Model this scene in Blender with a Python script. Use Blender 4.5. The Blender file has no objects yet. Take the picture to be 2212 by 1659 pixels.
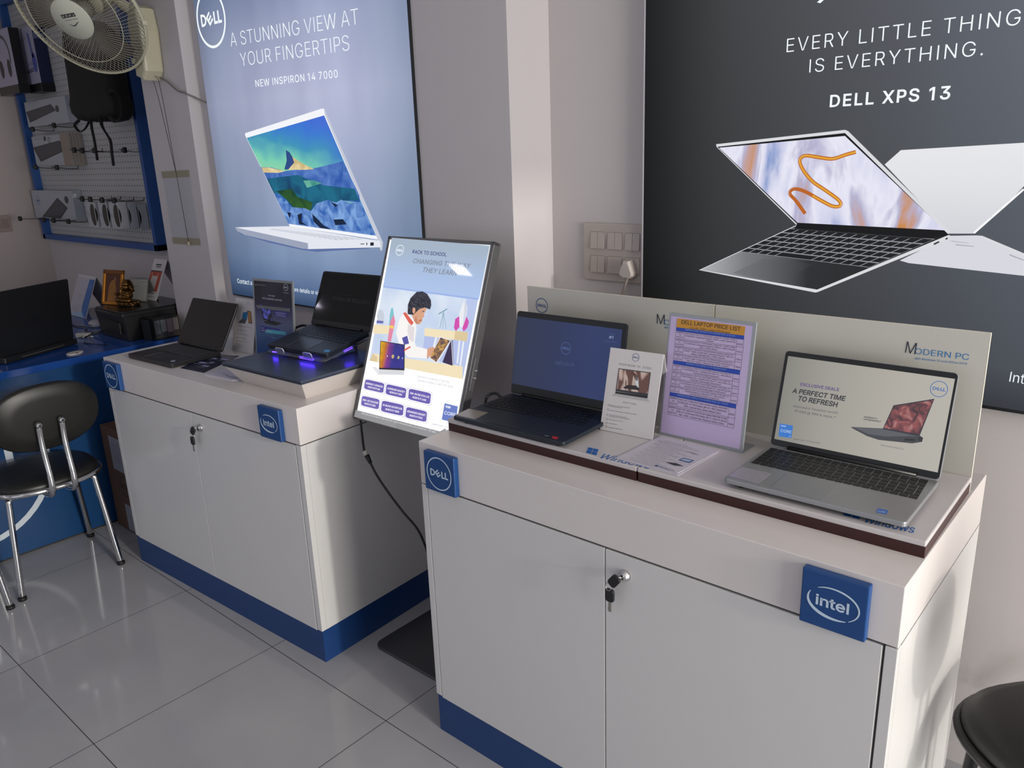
import bpy, bmesh, math, random
from mathutils import Matrix, Vector
random.seed(7)
SC = bpy.context.scene
COL = SC.collection
R_ = math.radians

# ---------------------------------------------------------------- camera, world, light, exposure
cd = bpy.data.cameras.new('camera'); cam = bpy.data.objects.new('camera', cd); COL.objects.link(cam)
cd.sensor_fit = 'HORIZONTAL'; cd.sensor_width = 36.0; cd.lens = 1723.24 / 2212 * 36.0
cd.clip_start = 0.02; cd.clip_end = 60
cr = Vector((0.75637209, 0.65320111, -0.03506533)); cu = Vector((-0.15889023, 0.23545745, 0.95880847)); cf = Vector((-0.63455115, 0.71964443, -0.28188072))
cam.matrix_world = Matrix(((cr.x, cu.x, -cf.x, 0), (cr.y, cu.y, -cf.y, 0), (cr.z, cu.z, -cf.z, 1.6228), (0, 0, 0, 1)))
SC.camera = cam

wd = bpy.data.worlds.new('world'); SC.world = wd; wd.use_nodes = True
bg = wd.node_tree.nodes['Background']; bg.inputs[0].default_value = (0.80, 0.86, 1.0, 1); bg.inputs[1].default_value = 0.6

def area(name, loc, target, sx, sy, power, color):
    l = bpy.data.lights.new(name, 'AREA'); l.shape = 'RECTANGLE'; l.size = sx; l.size_y = sy; l.energy = power; l.color = color
    o = bpy.data.objects.new(name, l); COL.objects.link(o); o.location = loc
    o.rotation_euler = (Vector(target) - Vector(loc)).to_track_quat('-Z', 'Y').to_euler()
    return o
area('daylight_side', (2.52, 0.86, 1.15), (-4.0, 1.2, 0.90), 1.55, 1.9, 128.0, (1.0, 0.965, 0.885))
area('fill_front', (-2.0, -2.70, 1.40), (-2.0, 4.0, 1.40), 6.6, 2.1, 9.0, (0.93, 0.93, 1.0))  # added fill behind the camera, widened to brighten the deep left side
sl = bpy.data.lights.new('sun', 'SUN'); sl.energy = 1.15; sl.angle = R_(2.2); sl.color = (1.0, 0.93, 0.83)
so = bpy.data.objects.new('sun', sl); COL.objects.link(so); so.rotation_euler = Vector((-1.0, 0.10, -0.23)).to_track_quat('-Z', 'Y').to_euler(); so.location = (3, 0, 3)

vs = SC.view_settings
SC.display_settings.display_device = 'sRGB'
vs.view_transform = 'Standard'; vs.look = 'None'; vs.exposure = 0.0; vs.gamma = 1.0; vs.use_curve_mapping = False
SC.cycles.max_bounces = 8; SC.cycles.sample_clamp_indirect = 6.0

# ---------------------------------------------------------------- materials
def lin(h):
    h = h.lstrip('#'); o = []
    for k in (0, 2, 4):
        c = int(h[k:k+2], 16) / 255.0
        o.append(c / 12.92 if c <= 0.04045 else ((c + 0.055) / 1.055) ** 2.4)
    return (o[0], o[1], o[2], 1.0)
_mc = {}
def newmat(name):
    m = bpy.data.materials.new(name); m.use_nodes = True
    return m, m.node_tree.nodes, m.node_tree.links, m.node_tree.nodes['Principled BSDF']
def MT(hexc, rough=0.5, metal=0.0, spec=0.5, var=0.04, scale=40.0, bump=0.0, coat=0.0, alpha=None, trans=0.0, name=None):
    """plain surface with a little procedural variation of colour and gloss"""
    key = (hexc, rough, metal, spec, var, scale, bump, coat, trans)
    if key in _mc: return _mc[key]
    m, N, L, b = newmat(name or 'surface_' + hexc.lstrip('#'))
    c = lin(hexc)
    tc = N.new('ShaderNodeTexCoord'); nz = N.new('ShaderNodeTexNoise'); nz.inputs['Scale'].default_value = scale; nz.inputs['Detail'].default_value = 3
    L.new(tc.outputs['Object'], nz.inputs['Vector'])
    mx = N.new('ShaderNodeMix'); mx.data_type = 'RGBA'
    mx.inputs[6].default_value = (c[0]*(1-var), c[1]*(1-var), c[2]*(1-var), 1); mx.inputs[7].default_value = (min(1, c[0]*(1+var)), min(1, c[1]*(1+var)), min(1, c[2]*(1+var)), 1)
    L.new(nz.outputs['Fac'], mx.inputs[0]); L.new(mx.outputs[2], b.inputs['Base Color'])
    b.inputs['Roughness'].default_value = rough; b.inputs['Metallic'].default_value = metal; b.inputs['Specular IOR Level'].default_value = spec
    if coat: b.inputs['Coat Weight'].default_value = coat; b.inputs['Coat Roughness'].default_value = 0.04
    if trans: b.inputs['Transmission Weight'].default_value = trans; b.inputs['IOR'].default_value = 1.45
    if bump:
        bp = N.new('ShaderNodeBump'); bp.inputs['Strength'].default_value = bump; bp.inputs['Distance'].default_value = 0.002
        L.new(nz.outputs['Fac'], bp.inputs['Height']); L.new(bp.outputs['Normal'], b.inputs['Normal'])
    _mc[key] = m
    return m
def EM(hexc, k=1.0, gloss=False):
    """backlit print, screen or lamp"""
    key = ('em', hexc, k, gloss)
    if key in _mc: return _mc[key]
    m, N, L, b = newmat('lit_' + hexc.lstrip('#'))
    b.inputs['Base Color'].default_value = (0.01, 0.01, 0.01, 1)
    b.inputs['Emission Color'].default_value = lin(hexc); b.inputs['Emission Strength'].default_value = k
    b.inputs['Roughness'].default_value = 0.03 if gloss else 0.5; b.inputs['Specular IOR Level'].default_value = 0.5 if gloss else 0.1
    _mc[key] = m
    return m
def mapped(N, L, loc=(0, 0, 0), scale=(1, 1, 1), rot=(0, 0, 0)):
    tc = N.new('ShaderNodeTexCoord'); mp = N.new('ShaderNodeMapping')
    mp.inputs['Location'].default_value = loc; mp.inputs['Scale'].default_value = scale; mp.inputs['Rotation'].default_value = rot
    L.new(tc.outputs['Object'], mp.inputs['Vector'])
    return mp.outputs['Vector']
def ramp(N, L, fac, stops):
    r = N.new('ShaderNodeValToRGB'); e = r.color_ramp.elements
    while len(e) < len(stops): e.new(0.5)
    for q, (p, h) in zip(e, stops): q.position = p; q.color = lin(h)
    L.new(fac, r.inputs['Fac']); return r.outputs['Color']
def mth(N, L, op, a, b=None, c=None):
    n = N.new('ShaderNodeMath'); n.operation = op
    for i, v in enumerate((a, b, c)):
        if v is None: continue
        if isinstance(v, (int, float)): n.inputs[i].default_value = v
        else: L.new(v, n.inputs[i])
    return n.outputs[0]
def art_mat(name, fn, lit=True, gloss=False, strength=1.0, rough=0.4):
    """printed or displayed artwork: fn(N, L) returns a colour socket"""
    m, N, L, b = newmat(name)
    c = fn(N, L)
    if lit:
        b.inputs['Base Color'].default_value = (0.01, 0.01, 0.01, 1); L.new(c, b.inputs['Emission Color']); b.inputs['Emission Strength'].default_value = strength
        b.inputs['Roughness'].default_value = 0.03 if gloss else 0.5; b.inputs['Specular IOR Level'].default_value = 0.5 if gloss else 0.1
    else:
        L.new(c, b.inputs['Base Color']); b.inputs['Roughness'].default_value = rough
    return m
def lin_grad(N, L, axis, a, b):
    """0..1 along an object axis from a to b"""
    tc = N.new('ShaderNodeTexCoord'); sp = N.new('ShaderNodeSeparateXYZ'); L.new(tc.outputs['Object'], sp.inputs[0])
    mr = N.new('ShaderNodeMapRange'); mr.inputs[1].default_value = a; mr.inputs[2].default_value = b
    L.new(sp.outputs[axis], mr.inputs[0]); return mr.outputs[0]
def noise(N, L, scale, detail=4, vec=None, dist=0.0):
    n = N.new('ShaderNodeTexNoise'); n.inputs['Scale'].default_value = scale; n.inputs['Detail'].default_value = detail; n.inputs['Distortion'].default_value = dist
    if vec is None: vec = mapped(N, L)
    L.new(vec, n.inputs['Vector']); return n.outputs['Fac']
def mixc(N, L, f, a, b):
    x = N.new('ShaderNodeMix'); x.data_type = 'RGBA'
    L.new(f, x.inputs[0]) if not isinstance(f, float) else setattr(x.inputs[0], 'default_value', f)
    for i, v in ((6, a), (7, b)):
        if isinstance(v, str): x.inputs[i].default_value = lin(v)
        else: L.new(v, x.inputs[i])
    return x.outputs[2]

# ---------------------------------------------------------------- mesh builder
class G:
    def __init__(s): s.bm = bmesh.new(); s.m = []
    def i(s, mat):
        if mat not in s.m: s.m.append(mat)
        return s.m.index(mat)
    def put(s, t, mat, M=None, smooth=False):
        k = s.i(mat)
        for f in t.faces: f.material_index = k; f.smooth = smooth
        if M is not None: t.transform(M)
        me = bpy.data.meshes.new('t'); t.to_mesh(me); t.free(); s.bm.from_mesh(me); bpy.data.meshes.remove(me)
    def box(s, a, b, mat, bev=0.0, M=None, seg=2):
        t = bmesh.new(); bmesh.ops.create_cube(t, size=1.0)
        for v in t.verts: v.co = Vector([(a[k] + b[k]) / 2 + v.co[k] * (b[k] - a[k]) for k in range(3)])
        if bev: bmesh.ops.bevel(t, geom=t.edges[:], offset=bev, segments=seg, profile=0.5, affect='EDGES')
        s.put(t, mat, M)
    def prism(s, pl, z0, z1, mat, M=None, bev=0.0, smooth=False, top=None):
        t = bmesh.new(); n = len(pl)
        q = top or pl
        lo = [t.verts.new((x, y, z0)) for x, y in pl]; hi = [t.verts.new((x, y, z1)) for x, y in q]
        t.faces.new(lo[::-1]); t.faces.new(hi)
        for k in range(n): t.faces.new((lo[k], lo[(k+1) % n], hi[(k+1) % n], hi[k]))
        bmesh.ops.recalc_face_normals(t, faces=t.faces[:])
        if bev: bmesh.ops.bevel(t, geom=[e for e in t.edges if abs(e.verts[0].co.z - e.verts[1].co.z) < 1e-6], offset=bev, segments=2, profile=0.5, affect='EDGES')
        s.put(t, mat, M, smooth)
    def poly(s, p, mat, M=None):
        t = bmesh.new(); t.faces.new([t.verts.new(c) for c in p]); s.put(t, mat, M)
    def cyl(s, p0, p1, r, mat, r1=None, n=20, M=None, smooth=True):
        p0, p1 = Vector(p0), Vector(p1); d = p1 - p0; r1 = r if r1 is None else r1
        q = d.to_track_quat('Z', 'Y').to_matrix(); t = bmesh.new(); A = []; B = []
        for k in range(n):
            a = 2 * math.pi * k / n; e = q @ Vector((math.cos(a), math.sin(a), 0))
            A.append(t.verts.new(p0 + e * r)); B.append(t.verts.new(p1 + e * r1))
        for k in range(n): t.faces.new((A[k], A[(k+1) % n], B[(k+1) % n], B[k])).smooth = smooth
        for f in t.faces: f.smooth = True
        k = s.i(mat)
        a_ = t.faces.new(A[::-1]); b_ = t.faces.new(B)
        for f in t.faces: f.material_index = k
        if M is not None: t.transform(M)
        me = bpy.data.meshes.new('t'); t.to_mesh(me); t.free(); s.bm.from_mesh(me); bpy.data.meshes.remove(me)
    def tube(s, pts, r, mat, n=8, closed=False, sub=0, M=None, flat=1.0):
        P = [Vector(p) for p in pts]
        if sub:
            Q = []; N_ = len(P)
            for k in range(N_ if closed else N_ - 1):
                p0 = P[(k-1) % N_] if (closed or k) else P[0]; p1 = P[k]; p2 = P[(k+1) % N_]; p3 = P[(k+2) % N_] if (closed or k + 2 < N_) else P[-1]
                for j in range(sub):
                    u = j / sub
                    Q.append(0.5 * ((2*p1) + (p2-p0)*u + (2*p0-5*p1+4*p2-p3)*u*u + (3*p1-p0-3*p2+p3)*u**3))
            if not closed: Q.append(P[-1])
            P = Q
        t = bmesh.new(); rings = []; K = len(P); up = None
        for k in range(K):
            d = (P[(k+1) % K] - P[k-1]) if closed else (P[min(k+1, K-1)] - P[max(k-1, 0)])
            d.normalize()
            if up is None: up = d.orthogonal().normalized()
            up = (up - d * up.dot(d)); up = up.normalized() if up.length > 1e-6 else d.orthogonal().normalized()
            w = d.cross(up)
            rings.append([t.verts.new(P[k] + (up * math.cos(2*math.pi*j/n) * flat + w * math.sin(2*math.pi*j/n)) * r) for j in range(n)])
        for k in range(K if closed else K - 1):
            a, b = rings[k], rings[(k+1) % K]
            for j in range(n): t.faces.new((a[j], a[(j+1) % n], b[(j+1) % n], b[j]))
        if not closed: t.faces.new(rings[0][::-1]); t.faces.new(rings[-1])
        bmesh.ops.recalc_face_normals(t, faces=t.faces[:])
        s.put(t, mat, M, True)
    def lathe(s, prof, mat, M=None, n=32, sx=1.0, sy=1.0):
        t = bmesh.new(); rings = []
        for r, z in prof:
            rings.append([t.verts.new((r*math.cos(2*math.pi*j/n)*sx, r*math.sin(2*math.pi*j/n)*sy, z)) for j in range(n)])
        for a, b in zip(rings, rings[1:]):
            for j in range(n): t.faces.new((a[j], a[(j+1) % n], b[(j+1) % n], b[j]))
        t.faces.new(rings[0][::-1]); t.faces.new(rings[-1])
        bmesh.ops.remove_doubles(t, verts=t.verts[:], dist=1e-6)
        bmesh.ops.recalc_face_normals(t, faces=t.faces[:])
        s.put(t, mat, M, True)
    def ball(s, c, r, mat, M=None, n=16):
        t = bmesh.new(); bmesh.ops.create_uvsphere(t, u_segments=n, v_segments=max(6, n//2), radius=1.0)
        rr = (r, r, r) if isinstance(r, (int, float)) else r
        for v in t.verts: v.co = Vector((c[0] + v.co.x*rr[0], c[1] + v.co.y*rr[1], c[2] + v.co.z*rr[2]))
        s.put(t, mat, M, True)
    def rbox(s, x0, y0, x1, y1, z0, z1, r, mat, M=None, bev=0.0, n=5):
        s.prism(rrect(x0, y0, x1, y1, r, n), z0, z1, mat, M, bev)
def rrect(x0, y0, x1, y1, r, n=5):
    o = []
    for cx, cy, a in ((x1-r, y1-r, 0), (x0+r, y1-r, 90), (x0+r, y0+r, 180), (x1-r, y0+r, 270)):
        for k in range(n + 1):
            q = R_(a + 90.0 * k / n); o.append((cx + r*math.cos(q), cy + r*math.sin(q)))
    return o
def obj(name, g, parent=None, kind=None, label=None):
    me = bpy.data.meshes.new(name); g.bm.to_mesh(me); g.bm.free()
    for m in g.m: me.materials.append(m)
    o = bpy.data.objects.new(name, me); COL.objects.link(o)
    if parent is not None: o.parent = parent
    if kind: o['kind'] = kind
    if label: o['label'] = label
    return o
def tag(o, label, cat, group=None):
    o['label'] = label; o['category'] = cat
    if group: o['group'] = group
    return o
def thing(name, label, cat, loc=(0, 0, 0), rz=0.0, group=None):
    o = bpy.data.objects.new(name, None); COL.objects.link(o); o.empty_display_size = 0.05
    o.location = loc; o.rotation_euler = (0, 0, R_(rz))
    return tag(o, label, cat, group)
def copy_tree(o, parent=None):
    c = o.copy(); COL.objects.link(c)
    if parent is not None: c.parent = parent
    for ch in list(o.children): copy_tree(ch, c)
    return c
def TR(x, y, z): return Matrix.Translation((x, y, z))
def RX(a): return Matrix.Rotation(R_(a), 4, 'X')
def RY(a): return Matrix.Rotation(R_(a), 4, 'Y')
def RZ(a): return Matrix.Rotation(R_(a), 4, 'Z')
FLAT = RX(-90)          # artwork drawn upright (x, z) laid face up

# ---------------------------------------------------------------- flat artwork: drawn in the x-z plane, facing -y
E = 0.00035
def A(g, pts, mat, L=1, M=None): g.poly([(u, -L*E, v) for u, v in pts], mat, M)
GLYPHS = r'''
A480;16,0,201,509,276,509,463,0,395,0,287,302,276,334,264,372,250,420,232,478,245,478,228,419,213,371,191,302,85,0;110,142,110,199,370,199,370,142
B456;60,0,60,509,241,509,289,504,329,491,359,469,381,442,394,410,398,374,395,344,387,320,373,301,356,286,336,275,315,267,315,262,339,257,363,245,385,227,402,203,414,173,418,136,413,100,400,67,377,39,344,18,301,4,247,0;125,57,245,57,296,63,330,80,349,105,355,137,352,161,342,184,327,203,306,218,279,228,248,231,125,231;125,285,238,285,265,288,288,296,308,309,323,326,333,348,336,372,330,403,313,429,283,446,240,452,125,452
C510;267,-7,205,1,150,25,104,63,70,115,48,179,40,254,48,329,70,393,104,445,150,484,205,508,267,516,305,513,340,504,373,490,402,471,427,447,448,418,463,385,473,348,408,348,401,373,389,395,375,413,357,428,337,440,315,449,292,454,267,456,223,450,184,432,150,403,125,364,109,314,103,254,109,194,125,145,151,105,184,76,223,59,267,53,292,55,315,60,337,69,357,81,375,96,389,114,401,136,408,160,473,160,463,124,448,91,428,62,402,38,373,19,341,5,305,-4
D502;219,0,96,0,96,57,215,57,272,63,318,81,354,110,379,149,394,198,399,255,394,312,379,361,354,399,320,428,275,446,221,452,93,452,93,509,225,509,294,501,353,478,399,441,433,391,455,329,462,255,455,181,433,119,398,68,351,31,291,8;125,509,125,0,60,0,60,509
E419;60,0,60,509,372,509,372,452,125,452,125,286,355,286,355,229,125,229,125,57,375,57,375,0
F410;60,0,60,509,369,509,369,452,125,452,125,278,346,278,346,221,125,221,125,0
G520;269,-7,205,1,149,25,104,64,69,116,47,179,40,254,47,329,69,393,103,445,149,484,203,508,265,516,304,513,340,504,374,489,403,469,429,445,449,416,465,384,474,349,408,349,399,372,387,393,373,411,356,427,337,439,315,448,291,454,265,456,222,450,183,432,150,404,125,364,109,314,103,254,109,194,125,145,151,105,184,76,224,59,269,53,309,57,345,71,374,93,396,123,410,160,415,202,434,199,283,199,283,256,478,256,478,200,471,141,451,91,419,50,377,19,326,0
H517;60,0,60,509,125,509,125,289,392,289,392,509,457,509,457,0,392,0,392,232,125,232,125,0
I187;61,0,61,509,126,509,126,0
K467;104,145,104,216,212,344,364,509,448,509,231,276,228,276;60,0,60,509,125,509,125,334,124,225,125,193,125,0;372,0,188,259,228,309,449,0
L393;60,0,60,509,125,509,125,57,361,57,361,0
M611;60,0,60,509,139,509,304,98,307,98,472,509,551,509,551,0,489,0,489,390,486,390,331,0,280,0,125,390,122,390,122,0
N517;60,0,60,509,122,509,392,110,395,110,395,509,457,509,457,0,396,0,126,400,123,400,123,0
O533;267,-7,205,1,150,25,105,63,70,115,48,179,40,254,48,329,70,393,105,445,150,484,205,508,267,516,329,508,384,484,429,445,464,393,486,329,493,254,486,179,464,115,429,63,384,25,329,1;267,53,310,59,349,76,383,105,408,144,425,194,430,254,425,314,408,365,383,404,349,433,310,450,267,456,223,450,184,433,151,404,125,364,109,314,103,254,109,194,125,144,151,105,184,76,223,59
P420;60,0,60,509,240,509,300,500,345,476,376,440,392,396,396,350,392,304,376,260,345,224,300,200,240,191,125,191,125,0;125,249,235,249,280,256,308,274,325,302,331,350,325,398,308,426,280,444,235,451,125,451
Q533;245,159,313,159,369,85,384,65,468,-48,401,-48;267,-7,205,1,150,25,105,63,70,115,48,179,40,254,48,329,70,393,105,445,150,484,205,508,267,516,329,508,384,484,429,445,464,393,486,329,493,254,486,179,464,115,429,63,384,25,329,1;267,53,310,59,349,76,383,105,408,144,425,194,430,254,425,314,408,365,383,404,349,433,310,450,267,456,223,450,184,433,151,404,125,364,109,314,103,254,109,194,125,144,151,105,184,76,223,59
R445;60,0,60,509,240,509,300,501,345,478,376,444,392,402,396,358,390,310,372,270,342,238,305,218,424,0,348,0,238,205,125,205,125,0;125,262,235,262,280,269,308,285,325,310,331,356,325,400,308,426,280,444,235,451,125,451
S447;224,-9,172,-4,128,9,91,31,64,60,46,96,38,137,104,137,110,110,123,88,142,71,166,59,194,52,224,49,257,52,286,60,311,74,329,92,341,114,346,139,342,161,332,179,316,193,296,205,272,214,245,222,184,239,128,260,86,289,60,326,52,372,58,413,75,448,102,476,138,498,180,511,227,516,275,511,316,498,351,476,377,449,394,415,401,378,337,378,326,412,302,437,267,453,225,459,194,456,167,448,145,435,129,418,118,398,115,376,119,352,131,334,148,319,169,308,191,300,212,293,264,279,287,272,312,264,336,252,359,238,379,220,395,198,405,171,408,139,403,99,386,64,360,34,323,11,278,-4
T449;32,452,32,509,417,509,417,452,257,452,257,0,193,0,193,452
U517;259,-8,203,-2,154,15,114,43,85,80,66,124,60,173,60,509,124,509,124,178,128,144,141,113,160,87,187,68,220,56,259,52,298,56,331,68,357,87,377,113,389,144,393,178,393,509,457,509,457,173,451,124,433,80,403,43,363,15,315,-2
V480;204,0,16,509,84,509,192,206,203,176,215,137,230,89,248,31,235,31,252,90,267,138,290,206,395,509,463,509,278,0
W664;10,509,80,509,180,90,300,509,364,509,482,90,584,509,654,509,520,0,448,0,332,400,216,0,144,0
X464;20,0,195,257,22,509,100,509,232,308,236,308,368,509,444,509,273,255,444,0,366,0,236,200,232,200,98,0
Y472;203,0,203,208,16,509,91,509,192,344,208,318,222,292,236,264,250,230,224,230,237,265,251,293,265,318,280,344,381,509,455,509,268,208,268,0
a389;160,-9,126,-5,94,5,68,22,48,45,35,73,30,108,34,138,43,161,58,179,78,193,100,203,125,211,152,216,234,227,252,230,265,235,273,243,273,279,267,297,256,311,240,322,220,329,196,331,171,329,149,322,132,313,118,301,107,288,100,274,41,291,57,322,79,346,104,364,133,375,163,382,194,384,215,383,239,379,263,372,286,360,306,343,322,320,333,290,337,251,337,0,277,0,277,52,272,52,264,38,252,25,236,12,215,1,190,-6;170,45,202,49,228,59,248,74,263,93,272,115,276,138,276,190,270,186,154,164,134,159,117,150,103,139,95,124,92,105,94,87,102,72,114,61,130,52,149,47
b424;229,-8,198,-5,172,4,153,17,138,31,118,59,112,59,112,0,53,0,53,509,114,509,114,319,118,319,137,346,152,360,171,373,197,381,229,384,274,378,313,361,345,332,370,293,385,245,390,189,385,133,370,84,346,45,313,16,274,-2;220,47,253,51,279,66,301,88,316,117,325,151,328,189,325,227,316,261,301,290,280,311,253,325,220,330,188,325,161,312,140,291,125,263,116,229,113,189,116,150,125,115,140,86,162,65,188,51
c396;207,-8,159,-2,117,16,82,46,56,85,40,133,34,187,40,243,56,291,82,330,117,360,159,378,207,384,234,383,260,377,284,368,305,356,324,341,340,322,353,301,362,277,303,262,298,276,290,289,281,301,270,311,257,319,242,325,226,329,207,330,173,325,145,310,124,287,108,258,99,224,96,187,99,151,108,117,124,89,145,66,173,51,207,46,226,48,243,52,258,58,271,66,282,76,292,89,299,102,304,117,363,102,354,78,341,56,325,37,306,21,285,9,261,-1,235,-6
d424;195,-8,151,-2,111,16,79,45,55,84,39,133,34,189,39,245,55,293,79,332,112,361,151,378,196,384,228,381,253,373,272,360,287,346,298,331,306,319,311,319,311,509,372,509,372,0,313,0,313,59,307,59,298,46,287,31,272,17,252,4,227,-5;205,47,236,51,263,65,284,86,299,115,309,150,312,189,309,229,300,263,284,291,263,312,237,325,205,330,172,325,145,311,124,290,108,261,99,227,96,189,99,151,109,117,124,88,145,66,172,51
e400;365,170,98,170,104,130,122,92,155,62,205,48,255,58,292,92,348,72,330,40,300,14,258,-2,205,-8,150,2,100,30,62,74,40,128,34,188,40,250,62,306,100,350,148,378,202,388,256,378,304,350,340,306,360,250,365,200;99,224,300,224,294,262,274,298,242,322,202,331,160,322,126,298,106,262
f254;228,379,228,327,6,327,6,379;81,0,81,432,84,461,96,486,113,505,135,519,161,527,187,530,207,529,243,521,227,468,195,474,171,470,154,460,145,443,142,419,142,0
g425;207,-151,168,-148,134,-140,105,-127,82,-110,64,-91,51,-69,101,-41,110,-53,122,-66,136,-78,154,-88,178,-95,207,-97,249,-92,282,-75,304,-47,311,-6,311,68,306,68,298,56,287,41,272,28,252,16,227,8,195,5,152,10,113,27,80,53,55,90,39,136,34,191,39,246,55,293,80,332,112,361,152,378,196,384,228,382,253,373,273,360,288,346,299,331,308,319,313,319,313,379,372,379,372,-9,367,-54,350,-90,324,-117,291,-136,251,-147;205,59,237,63,264,75,285,95,300,121,309,154,312,193,309,231,300,264,285,291,264,312,237,325,205,330,172,325,145,312,124,290,109,262,99,229,96,193,99,155,109,123,124,96,145,76,172,63
h410;114,227,114,0,53,0,53,509,114,509,114,287,102,287,124,332,152,362,187,379,227,384,264,380,295,369,321,349,341,321,353,285,357,240,357,0,296,0,296,235,290,275,273,304,246,323,210,329,184,326,161,317,141,303,126,283,117,257
i167;53,0,53,379,114,379,114,0;84,443,67,446,54,455,44,468,41,483,44,499,54,512,67,521,84,524,100,521,114,512,123,499,126,483,123,468,114,455,100,446
k381;110,137,110,212,121,212,284,379,360,379,184,199,177,199;53,0,53,509,114,509,114,0;294,0,148,186,191,229,372,0
l167;53,0,53,524,114,524,114,0
m610;53,0,53,379,112,379,112,295,108,295,118,323,132,346,151,363,172,376,195,384,219,386,257,380,287,361,309,331,321,295,312,295,322,321,337,343,357,361,381,375,407,383,437,386,468,383,497,372,522,354,541,328,553,296,557,255,557,0,496,0,496,254,490,289,473,313,447,326,419,330,395,328,374,320,358,307,345,290,338,270,335,247,335,0,274,0,274,260,269,288,253,311,229,326,199,330,178,328,158,320,140,307,126,289,117,266,114,238,114,0
n410;114,227,114,0,53,0,53,379,112,379,112,287,102,287,124,332,152,362,187,379,227,384,264,380,295,369,321,349,341,321,353,285,357,240,357,0,296,0,296,235,290,275,273,304,246,323,210,329,184,326,161,317,141,303,126,283,117,257
o415;207,-8,159,-2,117,16,82,46,56,85,40,133,34,187,40,243,56,291,82,330,117,360,159,378,207,384,256,378,299,360,333,330,359,291,376,243,381,187,376,133,359,85,333,46,299,16,256,-2;207,46,242,51,270,66,292,89,307,117,316,151,319,187,316,224,307,258,292,287,270,310,242,325,207,330,173,325,145,310,124,287,108,258,99,224,96,187,99,151,108,117,124,89,145,66,173,51
p424;53,-143,53,379,112,379,112,319,118,319,137,346,152,360,171,373,197,381,229,384,274,378,313,361,345,332,370,293,385,245,390,189,385,133,370,84,346,45,313,16,274,-2,229,-8,198,-5,173,4,153,17,138,31,118,59,114,59,114,-143;220,47,253,51,279,66,301,88,316,117,325,151,328,189,325,227,316,261,301,290,280,311,253,325,220,330,188,325,161,312,140,291,125,263,116,229,113,189,116,150,125,115,140,86,162,65,188,51
r259;53,0,53,379,112,379,112,321,115,321,130,347,152,367,181,380,213,385,243,384,243,322,207,326,182,323,159,315,140,301,126,284,117,262,114,237,114,0
s365;182,-8,145,-5,112,3,84,18,62,38,45,63,36,94,94,107,105,79,124,60,150,49,181,45,217,50,244,62,262,81,268,103,265,121,254,136,237,147,212,155,149,170,104,186,72,208,53,237,47,274,51,305,65,332,87,354,115,370,149,381,187,384,223,381,254,372,279,358,299,339,314,316,324,290,268,277,258,298,243,316,219,328,187,333,156,329,131,317,114,299,109,277,112,258,124,243,144,232,172,223,229,209,275,194,306,171,325,142,331,107,326,75,312,47,290,24,260,6,223,-5
t227;204,379,204,327,6,327,6,379;65,471,126,471,126,98,128,76,136,61,150,53,170,50,202,54,213,2,168,-4,125,2,92,21,72,52,65,93
u410;182,-5,146,-1,115,11,89,31,69,59,57,95,53,139,53,379,114,379,114,144,119,105,137,75,164,56,200,50,226,53,249,62,268,77,283,97,293,122,296,153,296,379,357,379,357,0,298,0,298,92,307,92,286,47,257,17,222,0
v352;6,379,72,379,174,86,178,86,280,379,346,379,208,0,144,0
w532;10,379,76,379,152,92,156,92,235,379,299,379,378,92,382,92,456,379,522,379,410,0,350,0,269,282,264,282,183,0,122,0
x352;10,0,140,192,14,379,86,379,176,240,180,240,270,379,340,379,214,190,342,0,270,0,180,142,176,142,84,0
y389;47,-139,61,-86,88,-90,104,-89,118,-84,130,-74,141,-58,151,-36,163,-1,17,379,84,379,165,155,177,121,196,53,206,21,184,21,212,121,224,155,305,379,371,379,204,-58,191,-85,177,-107,159,-124,139,-136,117,-143,91,-145
z380;42,0,42,46,254,320,254,323,48,323,48,379,333,379,333,331,126,60,126,56,339,56,339,0
0453;227,-7,174,1,130,24,95,62,69,113,53,178,48,254,53,330,69,395,95,447,130,484,174,508,227,516,279,508,323,484,358,447,384,395,400,330,405,254,400,178,384,113,359,62,323,24,279,1;227,50,261,56,290,74,313,103,330,144,340,194,344,254,340,314,330,365,313,405,290,435,261,453,227,460,192,453,163,435,140,405,123,365,113,314,109,254,113,194,123,144,140,103,163,74,192,56
1330;210,509,210,0,146,0,146,448,143,448,30,368,30,434,137,509
2453;64,0,64,47,234,229,261,257,282,282,299,305,311,327,318,348,320,371,317,397,308,419,293,436,273,449,250,457,224,460,196,457,172,447,153,433,139,413,130,390,127,362,66,362,71,405,86,442,111,473,143,496,182,511,225,516,268,511,306,497,337,474,361,445,376,411,381,372,378,345,371,318,357,290,336,259,306,223,267,180,153,60,153,57,389,57,389,0
3453;218,-7,173,-3,133,10,98,30,70,57,52,91,44,132,109,132,115,107,126,87,144,71,165,59,191,52,219,50,248,53,275,61,297,74,315,93,325,116,329,145,326,172,316,196,299,217,275,234,242,244,201,248,157,248,157,299,288,448,288,452,70,452,70,509,372,509,372,461,211,278,211,289,264,288,308,276,344,253,371,222,387,186,393,145,387,103,370,66,344,36,309,12,266,-2
4453;40,105,40,158,247,509,311,509,109,166,109,163,413,163,413,105;282,0,282,318,343,318,343,0
5453;221,-7,178,-2,140,11,108,32,83,60,66,93,60,130,122,130,127,108,138,89,154,73,173,60,196,52,221,50,250,53,276,64,298,82,314,104,324,131,328,162,324,193,314,221,297,244,275,262,248,273,218,277,192,275,167,268,145,258,128,246,67,253,96,509,366,509,366,452,151,452,134,301,136,301,155,315,178,325,203,331,229,334,263,330,294,321,321,306,345,285,364,260,379,231,388,199,391,163,385,117,369,76,343,41,309,15,268,-1
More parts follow.
